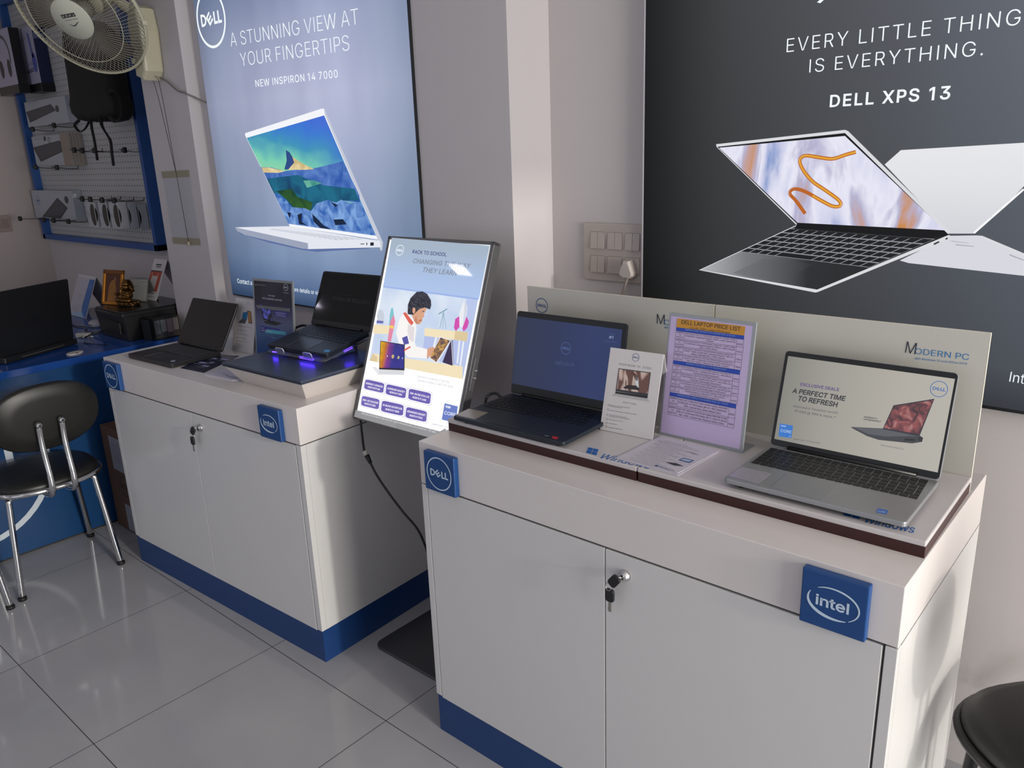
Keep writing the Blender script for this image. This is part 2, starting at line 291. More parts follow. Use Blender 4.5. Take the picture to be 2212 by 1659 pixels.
6440;228,-7,170,2,120,30,82,78,58,145,50,230,56,320,82,400,122,458,178,498,236,512,292,505,340,478,372,430,312,405,290,440,262,456,232,456,190,444,150,410,124,355,112,285,140,310,185,330,235,332,292,322,342,290,376,240,386,165,376,95,345,44,296,8;230,52,185,62,150,86,128,122,120,165,130,210,155,248,195,272,236,278,276,268,305,242,320,205,325,165,315,120,292,82,262,58
7420;62,0,288,448,288,452,27,452,27,509,356,509,356,449,130,0
8453;226,-7,178,-2,136,11,101,33,74,62,57,96,52,135,55,166,65,195,81,220,101,241,125,256,153,265,153,267,119,282,93,308,76,342,70,380,75,417,90,450,114,477,146,498,184,511,226,516,269,511,306,498,337,477,361,450,377,417,382,380,376,342,359,308,333,282,300,267,300,265,327,256,351,241,372,220,387,195,397,166,401,135,395,96,378,62,352,33,317,11,275,-2;226,49,258,52,285,60,307,74,323,91,333,113,337,139,333,165,322,189,305,208,283,223,256,232,226,235,196,232,169,223,147,208,130,189,119,165,115,139,119,113,129,91,145,74,167,60,195,52;226,290,252,292,274,300,293,313,307,330,316,351,319,376,316,399,308,420,294,437,275,449,252,457,226,460,200,457,177,449,159,437,145,420,136,399,133,376,136,351,145,330,159,313,178,300,201,292
9440;212,512,270,503,320,475,358,427,382,360,390,275,384,185,358,105,318,47,262,7,204,-7,148,0,100,27,68,75,128,100,150,65,178,49,208,49,250,61,290,95,316,150,328,220,300,195,255,175,205,173,148,183,98,215,64,265,54,340,64,410,95,461,144,497;210,453,255,443,290,419,312,383,320,340,310,295,285,257,245,233,204,227,164,237,135,263,120,300,115,340,125,385,148,423,178,447
.188;95,-4,78,-1,63,9,53,24,50,41,53,59,63,73,78,83,95,87,113,83,128,73,138,59,141,41,138,24,128,9,113,-1
,188;38,-119,68,71,137,71,84,-119
:188;95,-4,78,-1,63,9,53,24,50,41,53,59,63,73,78,83,95,87,113,83,128,73,138,59,141,41,138,24,128,9,113,-1;95,271,78,274,63,284,53,299,50,316,53,334,63,349,78,359,95,362,113,359,128,349,138,334,141,316,138,299,128,284,113,274
/249;235,533,71,-76,14,-76,178,533
&448;197,-7,150,-2,110,12,78,34,54,62,39,96,34,133,37,163,47,189,63,213,85,235,111,256,140,279,216,335,237,352,246,363,255,375,260,389,262,405,258,427,245,445,226,457,201,461,184,459,168,453,155,444,145,431,139,416,137,399,139,380,145,363,155,346,169,327,438,0,364,0,171,231,121,293,102,319,87,344,78,370,75,398,79,430,91,458,109,481,134,499,165,510,200,513,235,510,266,499,290,482,308,459,320,433,324,404,322,382,315,362,305,342,291,325,275,308,256,293,154,217,128,195,110,174,100,154,97,131,100,108,109,87,124,70,143,57,166,49,193,46,223,50,251,59,278,75,301,95,321,121,336,151,346,186,349,224,408,224,405,180,397,144,385,115,371,92,357,75,345,62,333,47,305,23,271,7,234,-3
@676;355,-135,284,-130,221,-114,167,-88,122,-53,87,-8,61,46,45,109,40,179,46,248,61,309,87,363,123,408,167,444,220,470,281,486,349,492,415,486,472,469,522,442,562,407,594,366,617,319,631,268,635,215,634,178,631,142,625,107,615,76,599,49,579,28,551,15,517,11,497,12,476,17,457,24,441,36,429,50,423,68,420,68,408,48,388,30,361,17,326,13,285,18,251,35,224,62,204,96,192,137,188,182,193,226,207,265,228,297,257,322,291,338,330,343,360,340,385,331,404,319,416,306,419,306,419,335,474,335,474,110,476,91,485,74,499,63,518,59,540,63,557,76,568,97,576,127,580,166,581,215,577,259,567,301,548,339,523,373,490,402,450,424,402,438,347,442,292,438,242,424,199,402,164,372,135,334,115,289,102,236,98,178,102,119,115,66,135,21,165,-17,201,-46,246,-68,298,-81,357,-85,385,-84,412,-80,436,-75,489,-59,504,-107,487,-113,464,-120,438,-126,411,-131,383,-134;329,65,359,68,382,78,400,95,412,118,419,148,422,185,419,221,411,249,399,269,381,282,358,289,331,292,305,288,283,277,265,260,252,239,244,213,242,185,244,154,251,125,262,101,279,81,301,69
#440;242,0,326,509,377,509,294,0;10,140,19,192,400,192,391,140;64,0,147,509,198,509,115,0;40,316,49,368,429,368,421,316
%676;175,283,146,286,121,297,101,314,86,335,78,360,75,388,75,412,78,440,87,464,101,486,121,503,146,513,175,517,206,513,230,503,250,486,264,464,273,440,276,412,276,388,273,360,264,335,250,314,230,297,205,286;175,327,198,332,212,346,221,365,223,388,223,412,221,435,213,454,198,468,175,473,153,468,138,454,130,435,127,412,127,388,130,365,138,346,153,332;501,-10,471,-6,446,5,426,21,412,43,403,68,400,95,400,120,403,147,412,172,427,194,447,210,471,221,501,225,531,221,556,210,576,194,590,172,598,147,601,120,601,95,598,68,589,43,575,21,555,5,531,-6;501,35,523,39,538,53,546,73,549,95,549,120,546,142,538,162,524,176,501,180,479,176,464,162,456,142,453,120,453,95,455,73,464,53,479,39;132,0,482,509,540,509,191,0
+453;198,34,198,364,255,364,255,34;61,172,61,226,391,226,391,172
-453;337,244,337,188,114,188,114,244
(273;89,207,92,264,101,324,114,384,132,441,153,494,177,539,236,539,212,485,191,428,174,370,161,313,154,258,151,207,154,161,160,115,172,67,188,16,209,-38,236,-96,177,-96,139,-21,111,55,95,131
)273;37,-96,64,-37,86,18,102,69,113,116,120,162,122,207,119,258,112,313,99,370,82,428,62,485,37,539,97,539,121,494,142,441,159,384,173,323,181,264,184,207,178,130,161,53,134,-22,97,-96
*453;201,223,206,331,114,272,89,315,186,365,89,415,114,459,206,400,201,509,250,509,246,400,337,459,362,415,266,365,362,315,337,272,246,331,250,223
'206;78,318,70,509,136,509,128,318
₹376;358,388,341,329,18,329,36,388;206,0,25,221,24,264,114,264,146,267,173,274,195,287,211,305,220,327,224,355,217,395,197,425,163,444,114,451,18,451,36,509,114,509,169,504,214,489,248,465,272,434,286,397,291,355,286,317,273,282,251,252,219,228,176,213,119,208,286,4,286,0;358,509,341,450,86,452,103,509
®463;231,118,192,122,154,134,121,152,91,177,67,206,48,240,37,277,33,317,37,357,48,394,67,428,91,457,121,482,154,500,192,512,231,516,271,512,309,500,343,482,372,457,396,428,415,394,426,357,430,317,426,277,415,240,396,206,372,177,343,152,309,134,271,122;231,166,271,171,307,187,338,210,362,241,377,277,382,317,377,357,362,393,338,423,307,447,271,462,231,467,192,462,156,447,125,423,101,393,86,357,81,317,86,277,101,241,125,210,156,187,192,171;273,226,228,312,273,312,319,226;161,226,161,409,253,409,266,407,279,402,292,394,302,383,309,368,311,350,309,332,302,316,291,304,278,295,264,289,250,287,185,287,185,319,239,319,248,321,257,327,264,337,267,350,264,364,257,372,248,376,239,378,203,378,203,226
™424;289,326,209,509,242,509,298,375,354,509,387,509,307,326;202,326,202,509,235,509,235,326;361,326,361,509,394,509,394,326;82,326,82,492,115,492,115,326;27,480,27,509,170,509,170,480
"321;78,318,70,509,136,509,128,318;193,318,185,509,250,509,243,318
|230;141,673,141,-164,88,-164,88,673
 188
'''
_gl = {}
def _inside(p, l):
    c = False
    for k in range(len(l)):
        (x0, y0), (x1, y1) = l[k-1], l[k]
        if (y0 > p[1]) != (y1 > p[1]) and p[0] < (x1-x0)*(p[1]-y0)/(y1-y0) + x0: c = not c
    return c
def _hole(k, o):
    for j in range(len(k)):
        p, q = k[j-1], k[j]
        if not _inside(q, o) or not _inside(((p[0]+q[0])/2 + .01, (p[1]+q[1])/2 + .013), o): return False
    return True
def _area(l): return sum(l[j-1][0]*l[j][1] - l[j][0]*l[j-1][1] for j in range(len(l))) / 2
for ln_ in GLYPHS.strip('\n').split('\n'):
    q_ = ln_[1:].split(';'); ls_ = []
    for t_ in q_[1:]:
        v_ = [int(z) for z in t_.split(',')]; l_ = []
        for p_ in zip(v_[0::2], v_[1::2]):
            if l_ and abs(p_[0]-l_[-1][0]) + abs(p_[1]-l_[-1][1]) < 9: l_[-1] = ((p_[0]+l_[-1][0])/2, (p_[1]+l_[-1][1])/2)
            else: l_.append(p_)
        ls_.append(l_)
    own = [next((j for j in range(len(ls_)) if j != k and _hole(ls_[k], ls_[j])), -1) for k in range(len(ls_))]
    for k_, l_ in enumerate(ls_):
        if (_area(l_) > 0) != (own[k_] < 0): l_.reverse()          # outlines counter-clockwise, holes clockwise
    _gl[ln_[0]] = (int(q_[0]), [[ls_[k]] + [ls_[j] for j in range(len(ls_)) if own[j] == k] for k in range(len(ls_)) if own[k] < 0])
_tc = {}
def glyph(ch, bold):
    key = (ch, bold)
    if key not in _tc:
        adv, gs = _gl.get(ch, _gl['-']); flat = []; tri = []
        for ls in gs:
            t = bmesh.new(); ed = []
            for l in ls:
                n = len(l); vs_ = []
                for k in range(n):
                    p0, p1, p2 = Vector(l[k-1]), Vector(l[k]), Vector(l[(k+1) % n])
                    e1 = (p1-p0).normalized(); e2 = (p2-p1).normalized(); nn = Vector((e1.y+e2.y, -e1.x-e2.x)); d = nn.length
                    if d > 1e-4: nn = nn / d * min(1.8, 2.0/max(d, .6))
                    vs_.append(t.verts.new((p1.x + nn.x*bold, p1.y + nn.y*bold, 0)))
                ed += [t.edges.new((vs_[k-1], vs_[k])) for k in range(n)]
            bmesh.ops.triangle_fill(t, use_beauty=True, use_dissolve=False, edges=ed)
            t.verts.index_update(); o = len(flat)
            flat += [(v.co.x, v.co.y) for v in t.verts]; tri += [tuple(o + v.index for v in f.verts) for f in t.faces]; t.free()
        _tc[key] = (adv, flat, tri)
    return _tc[key]
def W(g, s, b, mat, L=2, M=None, bold=0.0, shear=0.0, res=3, track=0.0):
    """write s along the baseline b = (u0, v0, u1, v1, cap height); letters come from the outline table above"""
    u0, v0, u1, v1, cap = b
    vt = []; fc = []; x = 0.0
    for ch in s:
        adv, flat, tri = glyph(ch, round(bold*1000)); o = len(vt)
        vt += [(x + px, py) for px, py in flat]; fc += [tuple(o + k for k in t) for t in tri]; x += adv + track*1000
    xa = min(p[0] for p in vt); xb = max(p[0] for p in vt)
    d = Vector((u1-u0, v1-v0)); n = Vector((-d.y, d.x)).normalized()
    t = bmesh.new(); vv = []
    for x, y in vt:
        h = y / 509.0 * cap; q = Vector((u0, v0)) + d * ((x - xa) / (xb - xa)) + n * h + d.normalized() * (h * shear)
        vv.append(t.verts.new((q.x, -L*E, q.y)))
    for f in fc:
        try: t.faces.new([vv[k] for k in f])
        except ValueError: pass
    for f in t.faces:
        f.normal_update()
        if f.normal.y > 0: f.normal_flip()
    g.put(t, mat, M)
def ellipse(c, rx, ry, n=48, a0=0, a1=360): return [(c[0] + rx*math.cos(R_(a0 + (a1-a0)*k/n)), c[1] + ry*math.sin(R_(a0 + (a1-a0)*k/n))) for k in range(n if a1 - a0 == 360 else n + 1)]
def band(g, o, i, mat, L, M=None, closed=True):
    n = len(o)
    for k in range(n if closed else n - 1):
        a = (k + 1) % n; A(g, [o[k], o[a], i[a], i[k]], mat, L, M)
def ringlogo(g, c, r, mat, L=2, M=None, w=0.085, lm=None):
    """the circular four-letter mark with its tilted E"""
    lm = lm or mat
    band(g, ellipse(c, r, r), ellipse(c, r*(1-w), r*(1-w)), mat, L, M)
    x, y = c; h = 0.42 * r
    def q(p): return [(x + a*r, y + b*r) for a, b in p]
    # D, tilted E, L, L
    D_o = [(-.70, -.21), (-.54, -.21), (-.40, -.16), (-.33, -.06), (-.33, .06), (-.40, .16), (-.54, .21), (-.70, .21)]
    D_i = [(-.61, -.13), (-.55, -.13), (-.46, -.10), (-.42, -.04), (-.42, .04), (-.46, .10), (-.55, .13), (-.61, .13)]
    band(g, q(D_o), q(D_i), lm, L, M)
    a = R_(38); ca, sa = math.cos(a), math.sin(a); ex, ey = -.10, -.0
    def e(p): return q([(ex + u*ca - v*sa, ey + u*sa + v*ca) for u, v in p])
    A(g, e([(-.15, -.19), (-.07, -.19), (-.07, .19), (-.15, .19)]), lm, L, M)
    for v in (-.19, -.04, .11): A(g, e([(-.07, v), (.17, v), (.17, v + .08), (-.07, v + .08)]), lm, L, M)
    for u in (.20, .48): A(g, q([(u, -.21), (u + .25, -.21), (u + .25, -.12), (u + .09, -.12), (u + .09, .21), (u, .21)]), lm, L, M)
def chiplogo(g, c, rx, ry, mat, L=2, M=None):
    """lower-case five-letter word inside two open swooshes"""
    x, y = c
    def arc(a0, a1, w0, w1):
        n = 40; o = []; i = []
        for k in range(n + 1):
            t = k / n; a = R_(a0 + (a1 - a0) * t); w = (w0 + (w1 - w0) * math.sin(math.pi * t) ** .8)
            o.append((x + rx*math.cos(a), y + ry*math.sin(a))); i.append((x + rx*(1-w*.7)*math.cos(a), y + ry*(1-w*1.25)*math.sin(a)))
        band(g, o, i, mat, L, M, closed=False)
    arc(152, 302, .03, .17); arc(128, -52, .03, .10)
    W(g, 'intel', (x - .66*rx, y - .30*ry, x + .60*rx, y - .30*ry, .62*ry), mat, L, M, bold=.018)
def panes(g, P4, mat, L=2, M=None):
    """four-pane window mark in the quadrilateral P4"""
    a, b, c, d = [Vector(p) for p in P4]
    def at(u, v): return tuple(a.lerp(b, u).lerp(d.lerp(c, u), v))
    for u0, u1 in ((0, .46), (.52, 1)):
        for v0, v1 in ((0, .47), (.53, 1)): A(g, [at(u0, v0), at(u1, v0), at(u1, v1), at(u0, v1)], mat, L, M)
def scribble(g, b, mat, L=2, M=None, th=0.45):
    """a line of print too small to read"""
    u0, v0, u1, v1, cap = b
    d = Vector((u1-u0, v1-v0)); n = Vector((-d.y, d.x)).normalized(); t = 0.0; rr = random.Random(int((u0*7+v0*13+u1)*1e4))
    while t < 1.0:
        w = rr.uniform(.05, .16); e_ = min(1.0, t + w)
        p, q = Vector((u0, v0)) + d*t, Vector((u0, v0)) + d*e_
        A(g, [tuple(p), tuple(q), tuple(q + n*cap*th), tuple(p + n*cap*th)], mat, L, M); t = e_ + .025

# ---------------------------------------------------------------- the room
def floor_mat():
    m, N, L, b = newmat('vitrified_tiles')
    tc = N.new('ShaderNodeTexCoord'); sp = N.new('ShaderNodeSeparateXYZ'); L.new(tc.outputs['Object'], sp.inputs[0])
    ds = []
    for ax, o in ((0, -2.8372), (1, 1.2317)):
        t = mth(N, L, 'FRACT', mth(N, L, 'ADD', mth(N, L, 'DIVIDE', mth(N, L, 'SUBTRACT', sp.outputs[ax], o), 0.6), 20.5))
        ds.append(mth(N, L, 'ABSOLUTE', mth(N, L, 'SUBTRACT', t, 0.5)))
    d = mth(N, L, 'MINIMUM', ds[0], ds[1]); g = mth(N, L, 'LESS_THAN', d, 0.0021)
    nz = noise(N, L, 2.2, 5); tile = ramp(N, L, nz, [(0.30, '#98989c'), (0.70, '#a5a4a7')])
    L.new(mixc(N, L, g, tile, '#2b2624'), b.inputs['Base Color'])
    r = mth(N, L, 'ADD', mth(N, L, 'MULTIPLY', noise(N, L, 6, 4), 0.10), 0.05)
    L.new(mth(N, L, 'ADD', r, mth(N, L, 'MULTIPLY', g, 0.5)), b.inputs['Roughness'])
    b.inputs['Specular IOR Level'].default_value = 0.5
    return m
def wall_mat(name, hexc, dirt=0.0):
    m, N, L, b = newmat(name)
    n1 = noise(N, L, 1.6, 4); c = ramp(N, L, n1, [(0.3, hexc), (0.75, hexc)])
    e = lin(hexc)
    if dirt:
        h = lin_grad(N, L, 2, 0.62, 0.0); f = mth(N, L, 'MULTIPLY', mth(N, L, 'MULTIPLY', h, dirt), ramp(N, L, noise(N, L, 5, 6, dist=.6), [(0.50, '#000000'), (0.72, '#ffffff')]))
        c = mixc(N, L, f, c, '#77756f')
    L.new(c, b.inputs['Base Color']); b.inputs['Roughness'].default_value = 0.55; b.inputs['Specular IOR Level'].default_value = 0.25
    bp = N.new('ShaderNodeBump'); bp.inputs['Strength'].default_value = 0.06; bp.inputs['Distance'].default_value = 0.004
    L.new(noise(N, L, 70, 2), bp.inputs['Height']); L.new(bp.outputs['Normal'], b.inputs['Normal'])
    return m
WALL = wall_mat('wall_paint', '#c3bdbd', 0.8); WALLB = wall_mat('pillar_paint', '#c0bbbe'); WALLL = wall_mat('left_wall_paint', '#b9aeab')
g = G(); g.box((-6.3, -2.9, -0.12), (2.7, 2.32, 0), floor_mat()); obj('floor', g, kind='structure')
g = G(); g.box((-6.3, -2.9, 2.8), (2.7, 2.32, 2.9), MT('#d6d4d2', .7)); obj('ceiling', g, kind='structure')
g = G(); g.box((-1.66, 2.0850, 0), (2.7, 2.30, 2.8), WALL); g.box((-6.3, 2.129, 0), (-1.66, 2.30, 2.8), WALL); obj('wall_back', g, kind='structure')
g = G(); g.box((-6.3, -2.9, 0), (-6.12, 2.129, 2.8), WALLL); obj('wall_left', g, kind='structure')
g = G()
g.box((2.55, -2.9, 0), (2.7, -1.8, 2.8), WALL); g.box((2.55, 1.7, 0), (2.7, 2.085, 2.8), WALL); g.box((2.55, -1.8, 0), (2.7, 1.7, .1), WALL); g.box((2.55, -1.8, 2.5), (2.7, 1.7, 2.8), WALL)
obj('wall_right', g, kind='structure')
g = G()
g.box((-6.12, -2.9, 0), (-5.5, -2.75, 2.8), WALL); g.box((1.4, -2.9, 0), (2.55, -2.75, 2.8), WALL); g.box((-5.5, -2.9, 2.5), (1.4, -2.75, 2.8), WALL); g.box((-5.5, -2.9, 0), (1.4, -2.75, .1), WALL)
obj('wall_front', g, kind='structure')
g = G(); g.box((-3.393, 1.8895, 0), (-1.636, 2.129, 2.8), WALLB); obj('trim_1', g, kind='structure')
g = G(); g.box((-3.786, 1.829, 0), (-3.393, 2.129, 2.8), WALLB); obj('trim_2', g, kind='structure')
LAMPG = 'ceiling lamps in a row'
for k in range(5):
    t = thing('ceiling_lamp', 'square recessed ceiling lamp, %s in its row along the ceiling' % ('first from the left', 'second from the left', 'third from the left', 'fourth from the left', 'fifth from the left')[k], 'lamp', (-5.50 + 1.35*k, -0.93, 2.8), 0, LAMPG)
    g = G(); g.box((-.088, -.088, -.008), (.088, .088, 0), MT('#dddddd', .4), .002); obj('frame', g, t)
    g = G(); g.box((-.075, -.075, -.010), (.075, .075, -.0082), EM('#efe6ff', 18.0)); obj('diffuser', g, t)

# ---------------------------------------------------------------- display cabinets
WHITE = MT('#c7c6c6', .28, var=.02, scale=6); WHITE2 = MT('#cfc9c8', .22, var=.02, scale=5); DARKGAP = MT('#1a1715', .7)
BLUE = MT('#103f78', .38, var=.05, scale=14); BLUEP = MT('#10376c', .42, var=.05, scale=9); LOGOW = MT('#b9cbdd', .5); CHROME = MT('#d8d8d8', .12, 1.0); KEYB = MT('#15151a', .4); STEEL = MT('#b4b0a8', .3, 1.0)
def cabinet(root, x0, x1, D, z0, z1, zb, stile, split, badges, lock):
    g = G(); g.box((x0+.003, .003, 0), (x1-.003, D, zb-.001), BLUEP); obj('plinth', g, root)
    g = G(); g.box((x0, .02, zb), (x1, D, z0-.003), WHITE); g.box((x0, 0, zb), (x0+stile, .02, z0-.003), WHITE, .0012); g.box((x1-stile, 0, zb), (x1, .02, z0-.003), WHITE, .0012)
    g.box((x0+stile, .0185, zb), (x1-stile, .02, z0-.003), DARKGAP); g.box((x0+.004, .004, z0-.003), (x1-.004, D, z0), DARKGAP)
    obj('carcass', g, root)
    for a, b in ((x0+stile+.002, split-.0012), (split+.0012, x1-stile-.004)):
        g = G(); g.box((a, 0, zb-.004), (b, .018, z0-.005), WHITE, .0014); d = obj('door', g, root)
    g = G(); g.box((x0, 0, z0), (x1, D, z1), WHITE2, .0016); obj('top_slab', g, root)
    for kind, (bx0, bz0, bx1, bz1) in badges:
        g = G(); g.box((bx0, -.017, bz0), (bx1, 0, bz1), BLUE, .0025); cx, cz = (bx0+bx1)/2, (bz0+bz1)/2
        w = bx1 - bx0
        if kind == 'ring': ringlogo(g, (cx, cz), .41*w, LOGOW, 1, TR(0, -.0172, 0), .07)
        else: chiplogo(g, (cx, cz), .40*w, .27*w, LOGOW, 1, TR(0, -.0172, 0))
        obj('logo_badge', g, root)
    lx, lz = lock
    g = G(); M = TR(lx, 0, lz) @ RX(90)
    g.lathe([(.0001, .012), (.007, .012), (.0085, .010), (.0125, .004), (.0135, .0)], CHROME, M, 24); g.box((-.0012, -.006, .012), (.0012, .006, .0125), DARKGAP, 0, M)
    obj('lock', g, root)
def keyset(name_label, root_m, lx, lz):
    """a key in the lock and its twin hanging from the ring"""
    loc = root_m @ Vector((lx, -.0125, lz))
    t = thing('key_ring', name_label, 'keys', loc, 0); t.rotation_euler = root_m.to_euler()
    def head(M):
        h = G(); h.rbox(-.011, -.031, .011, 0, -.003, .003, .007, KEYB, M, .001); return h
    M1 = TR(-.012, -.012, -.006) @ RY(38) @ RX(90)
    h = head(M1 @ TR(0, .014, 0)); h.cyl((0, -.012, .006), (0, 0, 0), .0018, STEEL); obj('turned_key', h, t)
    g = G(); g.tube([(-.026 + .0075*math.cos(a), -.014 + .002*math.sin(a), -.024 + .009*math.sin(a)) for a in [2*math.pi*k/20 for k in range(20)]], .0009, STEEL, 6, True); obj('ring', g, t)
    M2 = TR(-.024, -.012, -.030) @ RX(90)
    h = head(M2); h.box((-.0035, -.056, -.0012), (.0035, -.028, .0012), STEEL, 0, M2); h.box((-.0035, -.052, -.0012), (-.0015, -.046, .0012), STEEL, 0, M2 @ TR(-.001, 0, 0)); obj('hanging_key', h, t)
def bb(p): return (min(a for a, _ in p), min(b for _, b in p), max(a for a, _ in p), max(b for _, b in p))
cabA = thing('display_cabinet', 'near white cabinet with blue plinth carrying the two laptop platforms', 'cabinet', (-1.4861, 1.3071, 0), -.14, 'white display cabinets')
cabinet(cabA, 0, 1.1926, .5939, .7822, .9005, .124, .021, [(0.5884,0.6452)][0][0], [('ring', bb([(0.0344,0.8878),(0.1443,0.7817)])), ('chip', bb([(1.0266,0.8902),(1.1422,0.781)]))], [(0.6419,0.7301)][0])
keyset('black keys hanging from the lock of the near cabinet', Matrix.Translation((-1.4861, 1.3071, 0)) @ RZ(-.14), *[(0.6419,0.7301)][0])
cabB = thing('display_cabinet', 'far white cabinet with blue plinth standing beside the blue desk', 'cabinet', (-2.0122, 1.2917, 0), 2.55, 'white display cabinets')
cabinet(cabB, -1.227, 0, .594, .7745, .8933, .1192, .024, [(-0.62,0.7679)][0][0], [('ring', bb([(-1.2054,0.8836),(-1.0905,0.7782)])), ('chip', bb([(-0.181,0.8792),(-0.0716,0.7751)]))], [(-0.5681,0.7244)][0])
keyset('black keys hanging from the lock of the far cabinet', Matrix.Translation((-2.0122, 1.2917, 0)) @ RZ(2.55), *[(-0.5681,0.7244)][0])

# ---------------------------------------------------------------- two laptop platforms with header panels on the near cabinet
PLATE = MT('#bdb8ba', .3, var=.02); BROWN = MT('#33100f', .35, var=.12, scale=30); PANEL = MT('#b7b5ae', .35, var=.02, scale=5); PANELE = MT('#d8d2c4', .4)
INKB = MT('#174a86', .5); INKBL = MT('#1f6fae', .5); INKD = MT('#2b2f3a', .5)
WINB = MT('#155aa6', .45)
def platform(root, x0, x1):
    g = G(); g.box((x0+.001, .002, 0), (x1-.001, .3533, .0225), BROWN); obj('base', g, root)
    g = G(); g.box((x0, 0, .0225), (x1, .3533, .0341), PLATE, .0025)
    return g
plats = []
for k, (x0, x1, lab) in enumerate(((0, .5905, 'left white platform with brown base under the dark blue laptop'), (.5925, 1.1835, 'right white platform with brown base under the silver laptop'))):
    t = thing('laptop_platform', lab, 'platform', (-1.4787, 1.4092, .9005), .65, 'laptop platforms on the near cabinet'); plats.append(t)
    g = platform(t, x0, x1); M = TR(0, 0, .0342)
    if k == 0:
        panes(g, [(0.4482,0.0078),(0.4778,0.007),(0.4605,0.042),(0.4334,0.0398)], WINB, 1, M @ FLAT)
        W(g, 'Windows', (0.4894,-0.0025,0.6182,0.0074,0.0291), WINB, 1, M @ FLAT, .004)
    else:
        panes(g, [(1.0323,0.0213),(1.0624,0.0213),(1.0591,0.0532),(1.0288,0.0513)], WINB, 1, M @ FLAT)
        W(g, 'Windows', (1.0715,0.0136,1.1568,0.0206,0.0312), WINB, 1, M @ FLAT, .004)
    obj('top_plate', g, t)
    g = G(); g.box((x0+.001, .3535, 0), (x1-.001, .3615, .3404), PANEL); g.box((x1-.0012, .3534, .02), (x1-.0008, .3616, .3404), PANELE); g.box((x0+.001, .3534, .3404), (x1-.001, .3616, .3409), PANELE)
    M = TR(0, .3533, .0341)
    if k == 0:
        ringlogo(g, [(0.0537,0.2542)][0], .0216, INKB, 1, M, .1)
        W(g, 'M', (0.4315,0.243,0.4546,0.2432,0.0258), INKD, 1, M, -.006); W(g, 'ODERN PC', (0.4519,0.2429,0.5951,0.2414,0.0136), INKBL, 1, M)
        W(g, 'with Windows 10 and Office 2019', (0.4534,0.2333,0.5892,0.2326,0.0062), INKBL, 1, M)
    else:
        W(g, 'M', (1.03,0.2465,1.0501,0.2452,0.0255), INKD, 1, M, -.008)
        W(g, 'ODERN PC', (1.0493,0.2468,1.1503,0.2473,0.0126), INKBL, 1, M, -.003)
        W(g, 'with Windows 10 and Office 2019', (1.0499,0.2352,1.1478,0.2372,0.0044), INKBL, 1, M)
    obj('header_panel', g, t)

# ---------------------------------------------------------------- backlit wall poster, blue-grey (on the pillar)
FRAMEK = MT('#15171b', .4); FRAMEG = MT('#6d6e70', .35, .4); LW_ = EM('#f4fbff'); LWS = EM('#e8f0fa')
def bg_blue(N, L):
    v = lin_grad(N, L, 2, 0, 1.55); u = lin_grad(N, L, 0, 0, 1.27)
    a = ramp(N, L, v, [(0.0, '#42597a'), (0.04, '#6780a4'), (0.12, '#8fa5c2'), (0.30, '#b2bfd6'), (0.52, '#ccd0e6'), (0.68, '#b8c0d8'), (0.80, '#93a3c0'), (0.90, '#7f98bd'), (1.0, '#587599')])
    e = ramp(N, L, u, [(0.0, '#4d5f78'), (0.06, '#8292a8'), (0.22, '#b0b6c8'), (0.6, '#e6e8f4'), (0.80, '#d2d6e6'), (0.94, '#a8b6c6'), (1.0, '#8aa0b4')])
    x = N.new('ShaderNodeMix'); x.data_type = 'RGBA'; x.blend_type = 'MULTIPLY'; x.inputs[0].default_value = 0.62
    L.new(a, x.inputs[6]); L.new(e, x.inputs[7])
    s = N.new('ShaderNodeMix'); s.data_type = 'RGBA'; s.blend_type = 'MULTIPLY'; s.inputs[0].default_value = 1.0
    L.new(x.outputs[2], s.inputs[6]); c2 = ramp(N, L, noise(N, L, 2.6, 2, mapped(N, L, scale=(1.5, 1, .5))), [(0.3, '#e6e6ea'), (0.7, '#ffffff')]); L.new(c2, s.inputs[7])
    return s.outputs[2]
def scr_aurora(N, L):
    v = lin_grad(N, L, 2, .46, .80); u = lin_grad(N, L, 0, .45, .98)
    t = mth(N, L, 'ADD', mth(N, L, 'SUBTRACT', v, mth(N, L, 'MULTIPLY', u, -.25)), mth(N, L, 'MULTIPLY', mth(N, L, 'SUBTRACT', noise(N, L, 5, 4, dist=.8), .5), .38))
    sky = ramp(N, L, t, [(0.0, '#17406c'), (0.16, '#236a8c'), (0.24, '#8fd6a8'), (0.40, '#78cdb0'), (0.56, '#3f93b8'), (0.75, '#3a78d0'), (1.0, '#4560d8')])
    pur = ramp(N, L, u, [(0.45, '#4d8fc8'), (0.9, '#4558cf')])
    return mixc(N, L, ramp(N, L, u, [(0.45, '#000000'), (0.95, '#c8c8c8')]), sky, pur)
def nz_mat(name, a, b, sc, dist=.6, lit=True):
    return art_mat(name, lambda N, L: ramp(N, L, noise(N, L, sc, 6, dist=dist), [(0.35, a), (0.65, b)]), lit)
lbB = thing('lightbox_poster', 'tall blue-grey backlit wall poster of a white laptop on the pillar', 'lightbox', (-3.3233, 1.8750, 1.0397))
WB_, HB_ = 1.2877, 1.64
g = G(); g.box((0, .001, -.006), (WB_, .0142, HB_), FRAMEK); obj('frame', g, lbB)
g = G(); A(g, [(0, 0), (WB_, 0), (WB_, HB_), (0, HB_)], art_mat('blue_poster_print', bg_blue), 1)
r = [(0.1193,1.1331),(0.1891,1.1253)]
ringlogo(g, r[0], .1105, LW_, 2, None, .09)
W(g, 'A STUNNING VIEW AT', (0.2435,1.0148,1.0448,1.0031,0.051), LW_, 2, bold=-.014)
W(g, 'YOUR FINGERTIPS', (0.2986,0.9364,0.9845,0.9281,0.0507), LW_, 2, bold=-.014)
W(g, 'NEW INSPIRON 14 7000', (0.3857,0.854,0.907,0.848,0.0254), LW_, 2, bold=.004, track=.05)
W(g, 'Contact a', (0.0552,0.0531,0.1744,0.0531,0.02), LW_, 2, bold=0)
